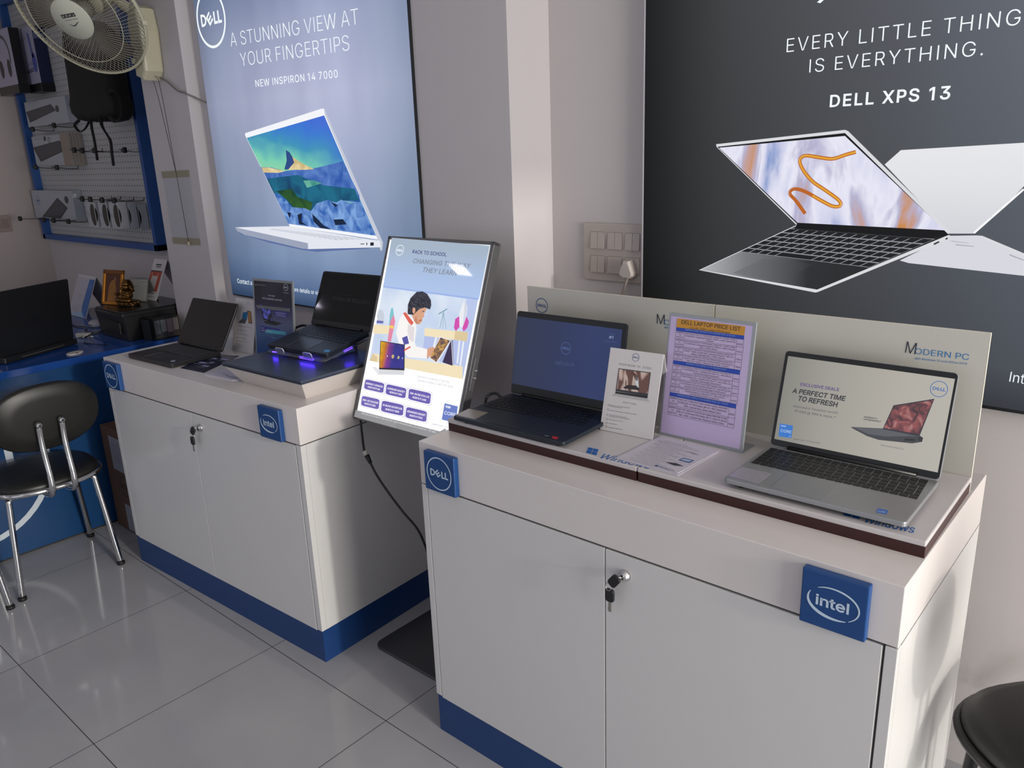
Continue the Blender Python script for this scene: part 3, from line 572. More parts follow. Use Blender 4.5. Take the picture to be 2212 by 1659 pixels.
W(g, 'ore details or vis', (0.486,0.0528,0.6652,0.0525,0.0169), LW_, 2, bold=0)
SIL = EM('#e3e6ef'); SIL2 = EM('#c4c8d6'); SIL3 = EM('#9aa2b8'); SHD = EM('#5d6fa0'); LITW = EM('#f2f4fa')
A(g, [(0.1151,0.2752),(0.3041,0.2924),(0.9727,0.2618),(1.0043,0.2547),(0.6764,0.2251),(0.5821,0.2269),(0.3505,0.2452)], SHD, 2)
A(g, [(0.2694,0.6852),(0.7959,0.7499),(0.8101,0.7497),(0.8189,0.7346),(1.079,0.2805),(1.0729,0.2524),(1.0631,0.2492),(1.0512,0.2887),(0.5117,0.318),(0.2655,0.6779)], LITW, 3)
A(g, [(0.8101,0.7497),(0.8189,0.7346),(1.079,0.2805),(1.0729,0.2524),(1.0631,0.2492),(1.0558,0.2828),(0.8122,0.7284)], SIL2, 4)
A(g, [(0.277,0.6664),(0.8078,0.726),(1.0451,0.3026),(0.507,0.328)], art_mat('aurora_screen', scr_aurora), 5)
SNOW = nz_mat('screen_snow', '#2f5fae', '#7fa6dd', 26); PLAIN = nz_mat('screen_plain', '#2b56a8', '#5a80c4', 18); WATER = nz_mat('screen_water', '#123f66', '#1c6a86', 12); MOSS = nz_mat('screen_moss', '#123a2c', '#2f5a2a', 14); ROCKD = EM('#15243f'); PEAKL = nz_mat('screen_sand', '#c9b27c', '#e8d7a6', 20); PEAKD = EM('#2d4a86')
A(g, [(0.3542,0.5501),(0.4289,0.5483),(0.5184,0.5335),(0.7313,0.5427),(0.8953,0.5639),(0.9707,0.4436),(0.9726,0.4185),(0.4344,0.4465)], PLAIN, 6)
A(g, [(0.3595,0.5492),(0.4153,0.5478),(0.5247,0.5327),(0.4777,0.5266),(0.3736,0.5286)], PEAKL, 7)
A(g, [(0.5195,0.5392),(0.5422,0.5719),(0.5443,0.6118),(0.5675,0.6034),(0.583,0.5854),(0.61,0.546),(0.5706,0.5376)], PEAKD, 7)
A(g, [(0.583,0.5854),(0.6437,0.5603),(0.7157,0.5384),(0.6699,0.5361),(0.545,0.5375),(0.5915,0.564)], PEAKL, 8)
A(g, [(0.3911,0.505),(0.6046,0.5176),(0.7677,0.4784),(0.9469,0.4669),(0.9708,0.4252),(0.8571,0.4238),(0.6668,0.3819),(0.5428,0.3941),(0.4312,0.4476)], WATER, 7)
A(g, [(0.4498,0.4559),(0.5566,0.4656),(0.589,0.4349),(0.6849,0.4145),(0.6675,0.3855),(0.5557,0.3943),(0.5159,0.4232)], MOSS, 8)
A(g, [(0.6381,0.4961),(0.6995,0.4977),(0.7572,0.4861),(0.6579,0.4695)], nz_mat('screen_green', '#3a8a82', '#6fb7a2', 16), 8)
A(g, [(0.4294,0.4484),(0.4609,0.4449),(0.5092,0.4224),(0.5429,0.3948),(0.6313,0.3913),(0.6699,0.3819),(0.7085,0.4106),(0.7765,0.4252),(0.8331,0.4159),(0.8633,0.4273),(0.9117,0.4136),(0.9755,0.4203),(1.0451,0.3026),(0.507,0.328)], SNOW, 9)
for p in ([(0.5759,0.3653),(0.6092,0.3734),(0.5997,0.3394),(0.6321,0.3264),(0.5818,0.3285)], [(0.6742,0.3712),(0.7048,0.354),(0.7399,0.3299),(0.788,0.3154),(0.717,0.319),(0.6783,0.3424)], [(0.8058,0.3532),(0.8638,0.3565),(0.8837,0.338),(0.8141,0.3323)], [(0.5064,0.3748),(0.5352,0.3717),(0.521,0.349)], [(0.799,0.4196),(0.843,0.4063),(0.8247,0.3991)]): A(g, p, ROCKD, 10)
A(g, [(0.0983,0.3003),(0.5118,0.3188),(0.9765,0.2895),(1.0624,0.2858),(0.6254,0.2549)], SIL, 4)
A(g, [(0.0967,0.3003),(0.6256,0.256),(0.6214,0.2327),(0.5832,0.2326),(0.1671,0.2704),(0.1099,0.2852)], SIL3, 5)
A(g, [(0.6226,0.2566),(1.0641,0.2865),(1.0679,0.2623),(0.6202,0.2326)], SIL, 5)
KEYL = EM('#b3b7c6')
kq = [(0.3911,0.3052),(0.9817,0.2877),(0.8052,0.2758),(0.3623,0.3003)]
def at4(q, u, v):
    a, b, c, d = [Vector(p) for p in q]; return tuple(a.lerp(b, u).lerp(d.lerp(c, u), v))
for j in range(5):
    for i in range(14):
        A(g, [at4(kq, (i+.12)/14, (j+.2)/5), at4(kq, (i+.85)/14, (j+.2)/5), at4(kq, (i+.85)/14, (j+.75)/5), at4(kq, (i+.12)/14, (j+.75)/5)], KEYL, 6)
A(g, [(1.0098,0.2766),(1.0298,0.2782),(1.0283,0.2665),(1.0083,0.2649)], EM('#1c1f2a'), 6); A(g, [(0.953,0.2698),(0.9751,0.2716),(0.9747,0.2688),(0.9526,0.267)], EM('#2a2d38'), 6); A(g, [(0.9875,0.2749),(0.993,0.2751),(0.9917,0.2661),(0.9863,0.2659)], EM('#2a2d38'), 6)
obj('printed_panel', g, lbB)

# ---------------------------------------------------------------- backlit wall poster, charcoal (right wall)
def bg_char(N, L):
    u = lin_grad(N, L, 0, 0, 1.5); v = lin_grad(N, L, 2, 0, 1.6)
    a = ramp(N, L, u, [(0.0, '#121315'), (0.05, '#222425'), (0.16, '#3c3e40'), (0.45, '#55585f'), (0.7, '#6a707c'), (1.0, '#737986')])
    b = ramp(N, L, v, [(0.0, '#5d5f60'), (0.06, '#a8aaa8'), (0.3, '#d5d8d6'), (0.6, '#ffffff'), (0.85, '#ffffff'), (1.0, '#d8dada')])
    x = N.new('ShaderNodeMix'); x.data_type = 'RGBA'; x.blend_type = 'MULTIPLY'; x.inputs[0].default_value = 0.85
    L.new(a, x.inputs[6]); L.new(b, x.inputs[7]); return x.outputs[2]
def scr_marble(N, L):
    w = noise(N, L, 3.2, 5, mapped(N, L, rot=(0, R_(38), 0), scale=(1.5, 1, .6)), 1.6)
    base = ramp(N, L, w, [(0.22, '#1e4f94'), (0.36, '#5f83c0'), (0.46, '#cdcfe8'), (0.56, '#e6e6f4'), (0.62, '#b4b2cf'), (0.70, '#c98a52'), (0.80, '#b5632a')])
    d = noise(N, L, 9, 6, None, .8); ob = ramp(N, L, d, [(0.40, '#2a4f86'), (0.50, '#8a8fb4'), (0.60, '#c07a3c')])
    u = lin_grad(N, L, 2, .60, .74); u2 = mth(N, L, 'MULTIPLY', u, noise(N, L, 6, 3))
    return mixc(N, L, ramp(N, L, u2, [(0.15, '#000000'), (0.45, '#dddddd')]), base, ob)
lbA = thing('lightbox_poster', 'large charcoal backlit wall poster of two crossed laptops above the near cabinet', 'lightbox', (-1.2691, 2.0493, 1.0118))
WA_, HA_ = 1.72, 1.36
g = G(); g.box((-.003, .001, -.008), (WA_, .0352, HA_), FRAMEK); g.box((-.005, -.0006, 0), (-.001, .0352, HA_), MT('#c8c5cc', .4)); obj('frame', g, lbA)
g = G(); A(g, [(0, 0), (WA_, 0), (WA_, HA_), (0, HA_)], art_mat('charcoal_poster_print', bg_char), 1)
W(g, 'EVERY LITTLE THING', (0.4036,0.8164,0.8984,0.8213,0.0316), LW_, 2, bold=-.008, track=.06)
W(g, 'IS EVERYTHING.', (0.4635,0.7647,0.8367,0.7685,0.0306), LW_, 2, bold=-.008, track=.06)
W(g, 'DELL XPS 13', (0.5191,0.6827,0.7823,0.6846,0.0264), LW_, 2, bold=.016, track=.07)
W(g, 'Intel', (0.9716,0.0645,1.0205,0.0628,0.0235), LW_, 2, bold=-.004)
A(g, [(0.4712,0.9206),(0.4791,0.9175),(0.4905,0.926),(0.4837,0.9289)], LW_, 2)
BLK = EM('#0c0d10'); CARB = art_mat('poster_palmrest', lambda N, L: ramp(N, L, lin_grad(N, L, 0, .18, .75), [(0.0, '#b4b5b8'), (0.25, '#77787c'), (0.55, '#2c2d30'), (1.0, '#1a1b1e')])); SILV = EM('#d9dade'); 
LIDG = art_mat('poster_lid', lambda N, L: mixc(N, L, ramp(N, L, lin_grad(N, L, 2, .36, .72), [(0.0, '#b5b6c4'), (0.4, '#d9dae2'), (1.0, '#f2f2f6')]), '#9ea0ae', '#f6f6f8')); BASEG = EM('#d6d7de')
A(g, [(0.6582,0.5463),(0.691,0.5779),(0.9352,0.5866),(1.0114,0.5878),(0.9242,0.4661),(0.8648,0.3934),(0.8145,0.3914)], LIDG, 2)
A(g, [(0.815,0.3864),(0.8675,0.3894),(0.9651,0.348),(1.0892,0.298),(1.0165,0.3034),(0.7331,0.319),(0.7129,0.3239)], BASEG, 2)
A(g, [(0.8675,0.3894),(0.88,0.3891),(0.9643,0.3547),(1.0807,0.3129),(1.0892,0.298),(0.9651,0.348)], SILV, 3)
A(g, [(0.8609,0.3957),(0.8648,0.3934),(0.9487,0.4896),(0.945,0.4919)], EM('#f8f8fb'), 3)
for p in ([(0.8142,0.376),(0.8524,0.3723),(0.8581,0.3709),(0.8221,0.3734)], [(0.8265,0.3682),(0.8643,0.3658),(0.8682,0.3639),(0.8306,0.3654)], [(0.9363,0.352),(0.966,0.3408),(0.9663,0.3384),(0.9386,0.3481)]): A(g, p, EM('#a9abb6'), 3)
A(g, [(0.2234,0.6053),(0.5601,0.6282),(0.5678,0.6249),(0.8168,0.394),(0.8053,0.3877),(0.4568,0.3991),(0.2253,0.5981)], SILV, 3)
A(g, [(0.2274,0.5986),(0.5607,0.6209),(0.8087,0.392),(0.4585,0.4019)], BLK, 4)
A(g, [(0.2329,0.596),(0.5613,0.6141),(0.8026,0.3985),(0.4593,0.4052)], art_mat('marbled_screen', scr_marble), 5)
GOLD = EM('#e2a532'); GOLD2 = EM('#b8621f')
def stroke(g, p, w, mat, L):
    for q in range(len(p) - 1):
        a, b = Vector(p[q]), Vector(p[q+1]); n = Vector((-(b-a).y, (b-a).x)).normalized() * w
        A(g, [tuple(a+n), tuple(b+n), tuple(b-n), tuple(a-n)], mat, L)
def smooth(p, n=6):
    o = []
    for k in range(len(p) - 1):
        p0, p1, p2, p3 = [Vector(p[min(max(j, 0), len(p)-1)]) for j in (k-1, k, k+1, k+2)]
        for j in range(n):
            u = j / n; o.append(tuple(0.5*((2*p1)+(p2-p0)*u+(2*p0-5*p1+4*p2-p3)*u*u+(3*p1-p0-3*p2+p3)*u**3)))
    return o + [p[-1]]
ln = smooth([(0.5903,0.5763),(0.567,0.5705),(0.5368,0.5616),(0.505,0.5653),(0.4679,0.5705),(0.4546,0.5596),(0.4656,0.5349),(0.4908,0.5079),(0.5222,0.4878),(0.5579,0.4636),(0.5643,0.4504),(0.5456,0.4479),(0.5126,0.4631),(0.4739,0.4831),(0.445,0.4897),(0.4338,0.4782),(0.4518,0.46),(0.4777,0.4283)])
stroke(g, ln, .0045, GOLD2, 6); stroke(g, ln[:76], .0021, GOLD, 7)
A(g, [(0.1843,0.2649),(0.4582,0.4),(0.8128,0.3889),(0.8181,0.3824),(0.5249,0.2321),(0.5179,0.2296)], SILV, 3)
A(g, [(0.19,0.2658),(0.4588,0.3982),(0.8114,0.388),(0.5216,0.2376)], CARB, 4)
A(g, [(0.4584,0.4038),(0.8044,0.396),(0.8129,0.388),(0.7517,0.3753),(0.4518,0.3877)], BLK, 5)
A(g, [(0.2868,0.2638),(0.3743,0.3088),(0.5112,0.3023),(0.4118,0.2515)], art_mat('poster_touchpad', lambda N, L: ramp(N, L, lin_grad(N, L, 0, .22, .50), [(0, '#85868a'), (1, '#303135')])), 5)
kq = [(0.4419,0.3902),(0.785,0.3781),(0.644,0.3026),(0.3055,0.3232)]
A(g, kq, EM('#8d8f95'), 5)
KD_ = EM('#17181c')
for j in range(6):
    for i in range(14):
        if j == 5 and 3 < i < 8: continue
        A(g, [at4(kq, (i+.07)/14, (j+.1)/6), at4(kq, (i+.94)/14, (j+.1)/6), at4(kq, (i+.94)/14, (j+.9)/6), at4(kq, (i+.07)/14, (j+.9)/6)], KD_, 6)
A(g, [at4(kq, 4.07/14, 5.1/6), at4(kq, 7.94/14, 5.1/6), at4(kq, 7.94/14, 5.9/6), at4(kq, 4.07/14, 5.9/6)], KD_, 6)
A(g, [(0.7822,0.3673),(0.7933,0.3738),(0.7948,0.3705),(0.7845,0.3641)], EM('#33343a'), 5); A(g, [(0.8061,0.3802),(0.8104,0.3829),(0.8115,0.3796),(0.8072,0.3769)], EM('#33343a'), 5)
obj('printed_panel', g, lbA)

# ---------------------------------------------------------------- tilted backlit poster on a floor stand between the cabinets
std = thing('poster_stand', 'bright tilted backlit poster on a floor stand between the cabinets', 'poster stand', (-1.78, 1.72, 0))
MS = TR(1.78, -1.72, 0) @ TR(-2.0106, 1.5, .8051) @ RZ(2.7653) @ RX(-20.9493)
SW, SH = .4456, .6019
GREYF = MT('#8b8b8b', .38, .5); GREYF2 = MT('#6a6a6d', .35, .5)
g = G()
for a, b in (((0, -.003, 0), (.012, .022, SH)), ((SW-.012, -.003, 0), (SW, .022, SH)), ((0, -.003, SH-.011), (SW, .022, SH)), ((0, -.003, 0), (SW, .022, .012))): g.box(a, b, GREYF2, .0015, MS)
g.box((.004, .004, .004), (SW-.004, .020, SH-.004), GREYF, 0, MS); g.box((.001, .022, .001), (SW-.001, .030, SH-.001), GREYF2, 0, MS)
obj('frame', g, std)
LAV = art_mat('school_header', lambda N, L: ramp(N, L, lin_grad(N, L, 2, 1.34, 1.15), [(0, '#a4b4c6'), (0.45, '#aac0e4'), (1.0, '#b3cbf4')]), gloss=True)
def e_(h): return EM(h, 1.0, True)
WH = EM('#fdfdff', 1.06, True); ROOM = art_mat('school_room', lambda N, L: ramp(N, L, noise(N, L, 7, 3), [(0.3, '#bccdea'), (0.65, '#dfe8f4')]), gloss=True)
WOOD = e_('#f2e2bd'); WOODD = e_('#dcc79c'); PURP = e_('#6c5fb0'); PURP2 = e_('#4a3f8a')
g = G(); a = lambda p, m, L: A(g, p, m, L, MS)
iw = [(.0125, .0125), (SW-.0125, .0125), (SW-.0125, SH-.0115), (.0125, SH-.0115)]
a(iw, WH, 12)
a([(0.0197,0.5964),(0.4315,0.5883),(0.4298,0.4303),(0.0226,0.4361)], LAV, 13)
a([(0.0234,0.438),(0.4304,0.4319),(0.4267,0.426),(0.0227,0.4335)], e_('#9db4e8'), 14)
a([(0.0227,0.4335),(0.4267,0.426),(0.4264,0.1915),(0.0245,0.1929)], ROOM, 13)
a([(0.3811,0.4257),(0.4267,0.426),(0.4264,0.1915),(0.3978,0.2323)], e_('#b9c6ea'), 14)
a([(0.2439,0.2992),(0.4146,0.3018),(0.412,0.2282),(0.2497,0.2332)], e_('#b4c0e8'), 14)
ringlogo(g, [(0.0671,0.5572)][0], .0175, WH, 14, MS, .09)
W(g, 'BACK TO SCHOOL', (0.1248,0.5501,0.2706,0.5479,0.0111), e_('#3d3a78'), 14, MS, .012)
W(g, 'CHANGING THE WAY', (0.134,0.5197,0.373,0.5173,0.0141), e_('#7f8794'), 14, MS, .012, .16)
W(g, 'THEY LEARN', (0.1821,0.4944,0.325,0.4922,0.0144), e_('#7f8794'), 14, MS, .012, .16)
# back shelf, legs, rocket, telescope
for p in ([(0.2886,0.3001),(0.2974,0.3003),(0.2935,0.2595),(0.2857,0.2593)], [(0.3838,0.3009),(0.3901,0.3009),(0.3978,0.2323),(0.3912,0.2334)], [(0.3991,0.3007),(0.4059,0.3007),(0.4105,0.228),(0.4039,0.2291)]): a(p, e_('#e8ecf4'), 15)
a([(0.239,0.3225),(0.4131,0.3284),(0.4151,0.3018),(0.2439,0.2992)], WOOD, 16); a([(0.3631,0.3281),(0.4131,0.3284),(0.4151,0.3018),(0.3655,0.3016)], WOODD, 17)
a([(0.3557,0.3362),(0.3545,0.3625),(0.3702,0.3742),(0.3781,0.3427),(0.366,0.3272)], e_('#d14fae'), 16); a([(0.3933,0.3765),(0.4094,0.36),(0.4072,0.3418),(0.3957,0.3293),(0.3878,0.3397)], e_('#d14fae'), 16)
a([(0.3774,0.4234),(0.3936,0.4007),(0.3964,0.3768),(0.3893,0.3399),(0.3765,0.3425),(0.3666,0.3779),(0.37,0.4025)], e_('#e9ecf2'), 17); a([(0.3774,0.4234),(0.3936,0.4007),(0.3964,0.3768),(0.3893,0.3399),(0.3847,0.3797)], e_('#d3d8e4'), 18)
def stroke2(p, w, m, L):
    for k in range(len(p) - 1):
        b, c = Vector(p[k]), Vector(p[k+1]); n = Vector((-(c-b).y, (c-b).x)).normalized() * w
        a([tuple(b+n), tuple(c+n), tuple(c-n), tuple(b-n)], m, L)
TEAL = e_('#6e9aa8')
stroke2([(0.2843,0.3708),(0.3153,0.3893)], .0016, TEAL, 16); stroke2([(0.3025,0.3791),(0.3007,0.3283)], .0009, TEAL, 16); stroke2([(0.3025,0.3791),(0.3262,0.329)], .0007, TEAL, 16); stroke2([(0.3025,0.3791),(0.3133,0.3284)], .0007, TEAL, 16)
# left shelf, bottle, mirror, rocket pencil
a([(0.0148,0.3107),(0.0903,0.3143),(0.0927,0.2872),(0.0178,0.2815)], WOOD, 15)
a([(0.0221,0.3577),(0.0398,0.3616),(0.053,0.3475),(0.0569,0.3217),(0.031,0.3181),(0.0207,0.3399)], e_('#c9cfda'), 15); a([(0.0248,0.3249),(0.0558,0.3259),(0.056,0.3181),(0.0253,0.3162)], e_('#6a6cb0'), 16)
a([(0.079,0.3696),(0.0856,0.3723),(0.0961,0.3517),(0.0939,0.3146),(0.0832,0.3157),(0.0782,0.3499)], e_('#7fc3cf'), 15)
a([(0.0963,0.3508),(0.1082,0.3291),(0.1063,0.2642),(0.0909,0.2645),(0.0863,0.329)], e_('#e58aa6'), 16); a([(0.09,0.3155),(0.1058,0.3155),(0.1059,0.306),(0.0894,0.3064)], e_('#f0cf5a'), 17)
# table, boy in a white jacket
a([(0.0275,0.1933),(0.0358,0.2185),(0.0695,0.2185),(0.4174,0.2277),(0.4254,0.1914),(0.1904,0.1908)], WOOD, 16); a([(0.0275,0.1933),(0.0358,0.2185),(0.0598,0.2085),(0.0605,0.1946)], WOODD, 17)
SKIN = e_('#d9a284'); SKIN2 = e_('#c48a6c'); HAIR = art_mat('print_hair', lambda N, L: ramp(N, L, noise(N, L, 300, 3), [(0.4, '#17171f'), (0.75, '#5a5a6c')]), gloss=True); JK = e_('#f8f4f2'); JKS = e_('#e2dcdf'); RED = e_('#dc6456')
a([(0.1348,0.3554),(0.1549,0.3625),(0.1977,0.3353),(0.2051,0.3159),(0.2092,0.2742),(0.2191,0.2628),(0.2681,0.2604),(0.2724,0.2328),(0.194,0.2259),(0.1732,0.2381),(0.1424,0.2642),(0.1224,0.294),(0.1241,0.3329)], JK, 18)
a([(0.1668,0.3287),(0.1973,0.3193),(0.2047,0.2737),(0.1856,0.2799),(0.1705,0.3036)], JKS, 19)
a([(0.1751,0.3593),(0.1902,0.3396),(0.2011,0.3315),(0.2154,0.3317),(0.2239,0.341),(0.2225,0.3505),(0.2297,0.3579),(0.226,0.3634),(0.2332,0.3796),(0.2248,0.3902),(0.1879,0.3817),(0.1724,0.3739)], SKIN, 20)
a([(0.2217,0.3492),(0.2176,0.3454),(0.2097,0.3425),(0.2124,0.3411),(0.2209,0.3436)], e_('#a8443c'), 21); a([(0.2168,0.3726),(0.2253,0.3751),(0.2259,0.3727),(0.2185,0.3703)], HAIR, 21); a([(0.1944,0.357),(0.2077,0.3393),(0.217,0.3323),(0.2011,0.3315),(0.19,0.3405)], SKIN2, 21)
a([(0.1781,0.4301),(0.2031,0.4338),(0.2248,0.4271),(0.2446,0.4099),(0.2504,0.3937),(0.2481,0.381),(0.2244,0.3851),(0.2033,0.3781),(0.1941,0.3688),(0.1825,0.3579),(0.1579,0.3577),(0.1514,0.3869),(0.1574,0.4088)], HAIR, 22)
a([(0.1753,0.3806),(0.1861,0.3795),(0.1891,0.3683),(0.1842,0.3602),(0.1763,0.3679)], SKIN, 23)
a([(0.1362,0.359),(0.1469,0.3634),(0.1898,0.3345),(0.1831,0.3245),(0.1687,0.3323)], RED, 20)
a([(0.1526,0.282),(0.1732,0.2912),(0.1875,0.2682),(0.1669,0.2615)], e_('#5a56a6'), 20); stroke2([(0.1715,0.2442),(0.1957,0.2591)], .0028, RED, 20)
a([(0.2676,0.2624),(0.2906,0.2706),(0.3016,0.2625),(0.2961,0.2495),(0.2819,0.2394),(0.2724,0.2328)], SKIN, 20)
# tent-folded laptop and the small laptop
a([(0.3085,0.3041),(0.3571,0.299),(0.3174,0.2223),(0.28,0.2338)], e_('#e9e9ef'), 19); a([(0.3115,0.3011),(0.3523,0.2969),(0.3141,0.2267),(0.2848,0.2369)], art_mat('tent_screen', lambda N, L: ramp(N, L, noise(N, L, 60, 4, dist=1), [(0.3, '#3a3350'), (0.5, '#8c6a52'), (0.7, '#e3b25a')]), gloss=True), 21)
a([(0.3543,0.2995),(0.3609,0.2987),(0.3835,0.2263),(0.3764,0.2246),(0.3376,0.2291)], e_('#3b3050'), 19); stroke2([(0.3564,0.2998),(0.3816,0.2253)], .0016, e_('#cfd2da'), 20)
a([(0.0601,0.2622),(0.1701,0.2628),(0.1899,0.1839),(0.0786,0.1719)], e_('#2a2633'), 20)
a([(0.0638,0.26),(0.1678,0.2604),(0.1857,0.1889),(0.0802,0.1773)], art_mat('planet_screen', lambda N, L: mixc(N, L, ramp(N, L, noise(N, L, 40, 4), [(0.4, '#000000'), (0.7, '#999999')]), ramp(N, L, lin_grad(N, L, 0, -.165, -.105), [(0, '#f0b81c'), (0.35, '#d07a2a'), (0.6, '#8a3f8f'), (1.0, '#3b3a8f')]), '#2b1d3a'), gloss=True), 21)
pl = [([(0.1292,0.2197)][0], .0058), ([(0.1543,0.2199)][0], .0046), ([(0.1721,0.2197)][0], .003), ([(0.1048,0.2178)][0], .0023), ([(0.0957,0.2175)][0], .0012)]
for (c, rr), h in zip(pl, ('#c8b07c', '#b6b48a', '#7fa0c4', '#e3d8c0', '#a8502a')): a(ellipse(c, rr, rr*1.1, 20), e_(h), 22)
a([(0.0786,0.1719),(0.1899,0.1839),(0.1913,0.1698),(0.0793,0.1555),(0.0456,0.1738),(0.0591,0.177)], e_('#d9dadf'), 20); a([(0.0456,0.1738),(0.0591,0.177),(0.0786,0.1719),(0.0793,0.1555)], e_('#e6e7ec'), 21)
W(g, 'Experience a new way of learning', (0.2466,0.171,0.3759,0.172,0.0074), e_('#8b8b96'), 14, MS, -.01)
W(g, 'Experience Padhai 2.0 with Dell laptop', (0.2476,0.1587,0.3958,0.1605,0.0074), e_('#8b8b96'), 14, MS, -.01)
def button(q, l1, l2):
    """rounded offer button in the quadrilateral q"""
    p, q2, r2, s = [Vector(v) for v in q]
    def loop(k0, k1):
        o = []
        for u, v in rrect(k0, k0*2, 1-k0, 1-k0*2, .16): o.append(tuple(p.lerp(q2, u).lerp(s.lerp(r2, u), v)))
        return o
    o, i = loop(-.055, 0), loop(-.04, 0); band(g, o, i, e_('#b9b4d2'), 14, MS); a(loop(0, 0), PURP, 15)
    for (tx, v, w) in ((l1, .47, .88), (l2, .80, .62)):
        b0 = p.lerp(q2, .5-w/2).lerp(s.lerp(r2, .5-w/2), v); b1 = p.lerp(q2, .5+w/2).lerp(s.lerp(r2, .5+w/2), v)
        W(g, tx, (b0.x, b0.y, b1.x, b1.y, (p-s).length*.17), WH, 16, MS, .012, res=2)
button([(0.024,0.1326),(0.1129,0.1318),(0.1153,0.1003),(0.0245,0.101)], 'WARRANTY UPGRADES', 'WORTH UPTO ₹ 7499')
button([(0.1227,0.1316),(0.2117,0.1306),(0.2142,0.0991),(0.1259,0.0994)], 'ALIENWARE HEADSET', 'WORTH ₹ 7999')
button([(0.2217,0.1322),(0.3153,0.1318),(0.3191,0.098),(0.2258,0.0993)], 'AMAZON FIRE STICK LITE', 'WORTH ₹ 2499')
button([(0.0232,0.0784),(0.1052,0.0789),(0.1091,0.0468),(0.0256,0.0467)], 'AMAZON VOUCHER', 'WORTH ₹ 2500')
button([(0.1171,0.0782),(0.2132,0.0787),(0.2186,0.0452),(0.1198,0.0434)], 'DA MILANO LEATHER CASE', 'WORTH ₹ 11999')
button([(0.2257,0.0758),(0.3132,0.0757),(0.3176,0.0437),(0.2286,0.0428)], 'SENNHEISER HEADSET', 'WORTH ₹ 7500')
a([(0.3752,0.1113),(0.4274,0.1104),(0.4313,0.0617),(0.3759,0.0622)], e_('#6478c0'), 14)
W(g, 'intel', (0.3825,0.0996,0.4006,0.0995,0.0071), WH, 15, MS, .02); W(g, 'CORE', (0.3812,0.0793,0.4257,0.0798,0.0096), WH, 15, MS, .0)
W(g, 'Intel® Core™ i7 processor', (0.3422,0.0407,0.4403,0.0426,0.0049), e_('#8b8b96'), 14, MS)
a([(0.0063,0.0284),(0.3778,0.027),(0.3962,0.0393),(0.4147,0.0187),(0.3325,0.0015),(0.0042,0.006)], e_('#8f8f92'), 14)
W(g, 'Offer valid from 15th March to 30th April 2022. Log into www.dellstoreoffer.com to know more. *T&C apply', (0.0362,0.0204,0.3635,0.0195,0.0052), WH, 15, MS, -.01, res=2)
obj('printed_panel', g, std)
g = G(); g.cyl((0, .02, .012), (0, .02, .86), .019, GREYF2); g.box((-.05, .012, .82), (.05, .028, 1.02), GREYF2, .002, None); g.cyl((0, .02, .95), (-.015, -.045, 1.06), .012, GREYF2); obj('pole', g, std)
g = G(); g.rbox(-.180, -.268, .25, .13, 0, .010, .035, MT('#55565a', .32, .5, var=.05, scale=8), None, .002); g.rbox(-.172, -.26, .242, .122, -.0, .003, .03, MT('#3a2f26', .6)); obj('base_plate', g, std)
g = G(); g.box((SW, .004, .16), (SW+.006, .020, .26), GREYF2, .001, MS); g.cyl((SW+.006, .012, .222), (SW+.017, .012, .222), .0035, CHROME, M=MS); g.cyl((SW+.006, .012, .200), (SW+.017, .012, .200), .0035, CHROME, M=MS); obj('terminal_strip', g, std)

# ---------------------------------------------------------------- laptops
LIDM = {}
def laptop(label, loc, yaw, w, d, t, h, tilt, slope=0.0, body=None, bezel=None, deckc=None, keyc=None, kq=None, cols=15, spare=(), scr=None, scr_rect=None, pad=(.30, .05, .62, .40), padm=None, gloss_edge=None, numpad=False, hinge_in=0.0):
    root = thing('laptop', label, 'laptop', loc, yaw)
    MB_ = TR(0, 0, t) @ RX(slope) @ TR(0, 0, -t)
    g = G(); zb_ = .0095 if t > .019 and not slope and t < .025 else .003
    g.rbox(0, 0, w, d, zb_, t, .008, body, MB_, .0022)
    for fx in (.03, w-.03):
        for fy in (.025, d-.025): g.cyl((fx, fy, 0 if not slope else .0005), (fx, fy, zb_+.001), .008, MT('#202022', .7), M=MB_)
    if deckc: g.rbox(.003, .003, w-.003, d-.004, t, t+.0003, .006, deckc, MB_)
    obj('base', g, root)
    kq = kq or [(.055*w, .93*d), (.945*w, .93*d), (.945*w, .47*d), (.055*w, .47*d)]
    g = G(); rows = 6
    for j in range(rows):
        v0, v1 = (j+.09)/rows, (j+.91)/rows
        i = 0
        while i < cols:
            n = 1
            main = cols - (4 if numpad else 0)
            if j == 5 and i == 3: n = 5
            elif j in (2, 3, 4) and i == 0: n = 1.35
            i2 = min(cols, i + n); k = [at4(kq, (i+.06)/cols, v0), at4(kq, (i2-.06)/cols, v0), at4(kq, (i2-.06)/cols, v1), at4(kq, (i+.06)/cols, v1)]
            k = k[::-1]
            g.prism(k, t+.0002, t+.0013, keyc, MB_)
            i = i2
    kb = obj('keyboard', g, root)
    g = G(); g.rbox(pad[0]*w, pad[1]*d, pad[2]*w, pad[3]*d, t, t+.0006, .003, padm or body, MB_)
    if gloss_edge: g.box((pad[0]*w-.0012, pad[1]*d, t), (pad[0]*w+.0008, pad[3]*d, t+.0009), gloss_edge, 0, MB_)
    obj('touchpad', g, root)
    M = MB_ @ TR(0, d-hinge_in, t) @ RX(-slope) @ RX(-tilt)
    g = G(); g.rbox(0, 0, w, h, -.0075, 0, .009, body, M @ RX(90), .001); g.rbox(.0012, .0015, w-.0012, h-.0012, 0, .0006, .008, bezel, M @ RX(90))
    g.cyl((.12*w, -.004, .002), (.88*w, -.004, .002), .0045, bezel, M=M)
    lid = obj('lid', g, root)
    x0, z0, x1, z1 = scr_rect
    g = G(); A(g, [(x0, z0), (x1, z0), (x1, z1), (x0, z1)], scr[0], 2, M @ TR(0, -.0006, 0))
    if len(scr) > 1: scr[1](g, M @ TR(0, -.0006, 0))
    obj('screen', g, lid)
    return root, MB_, M
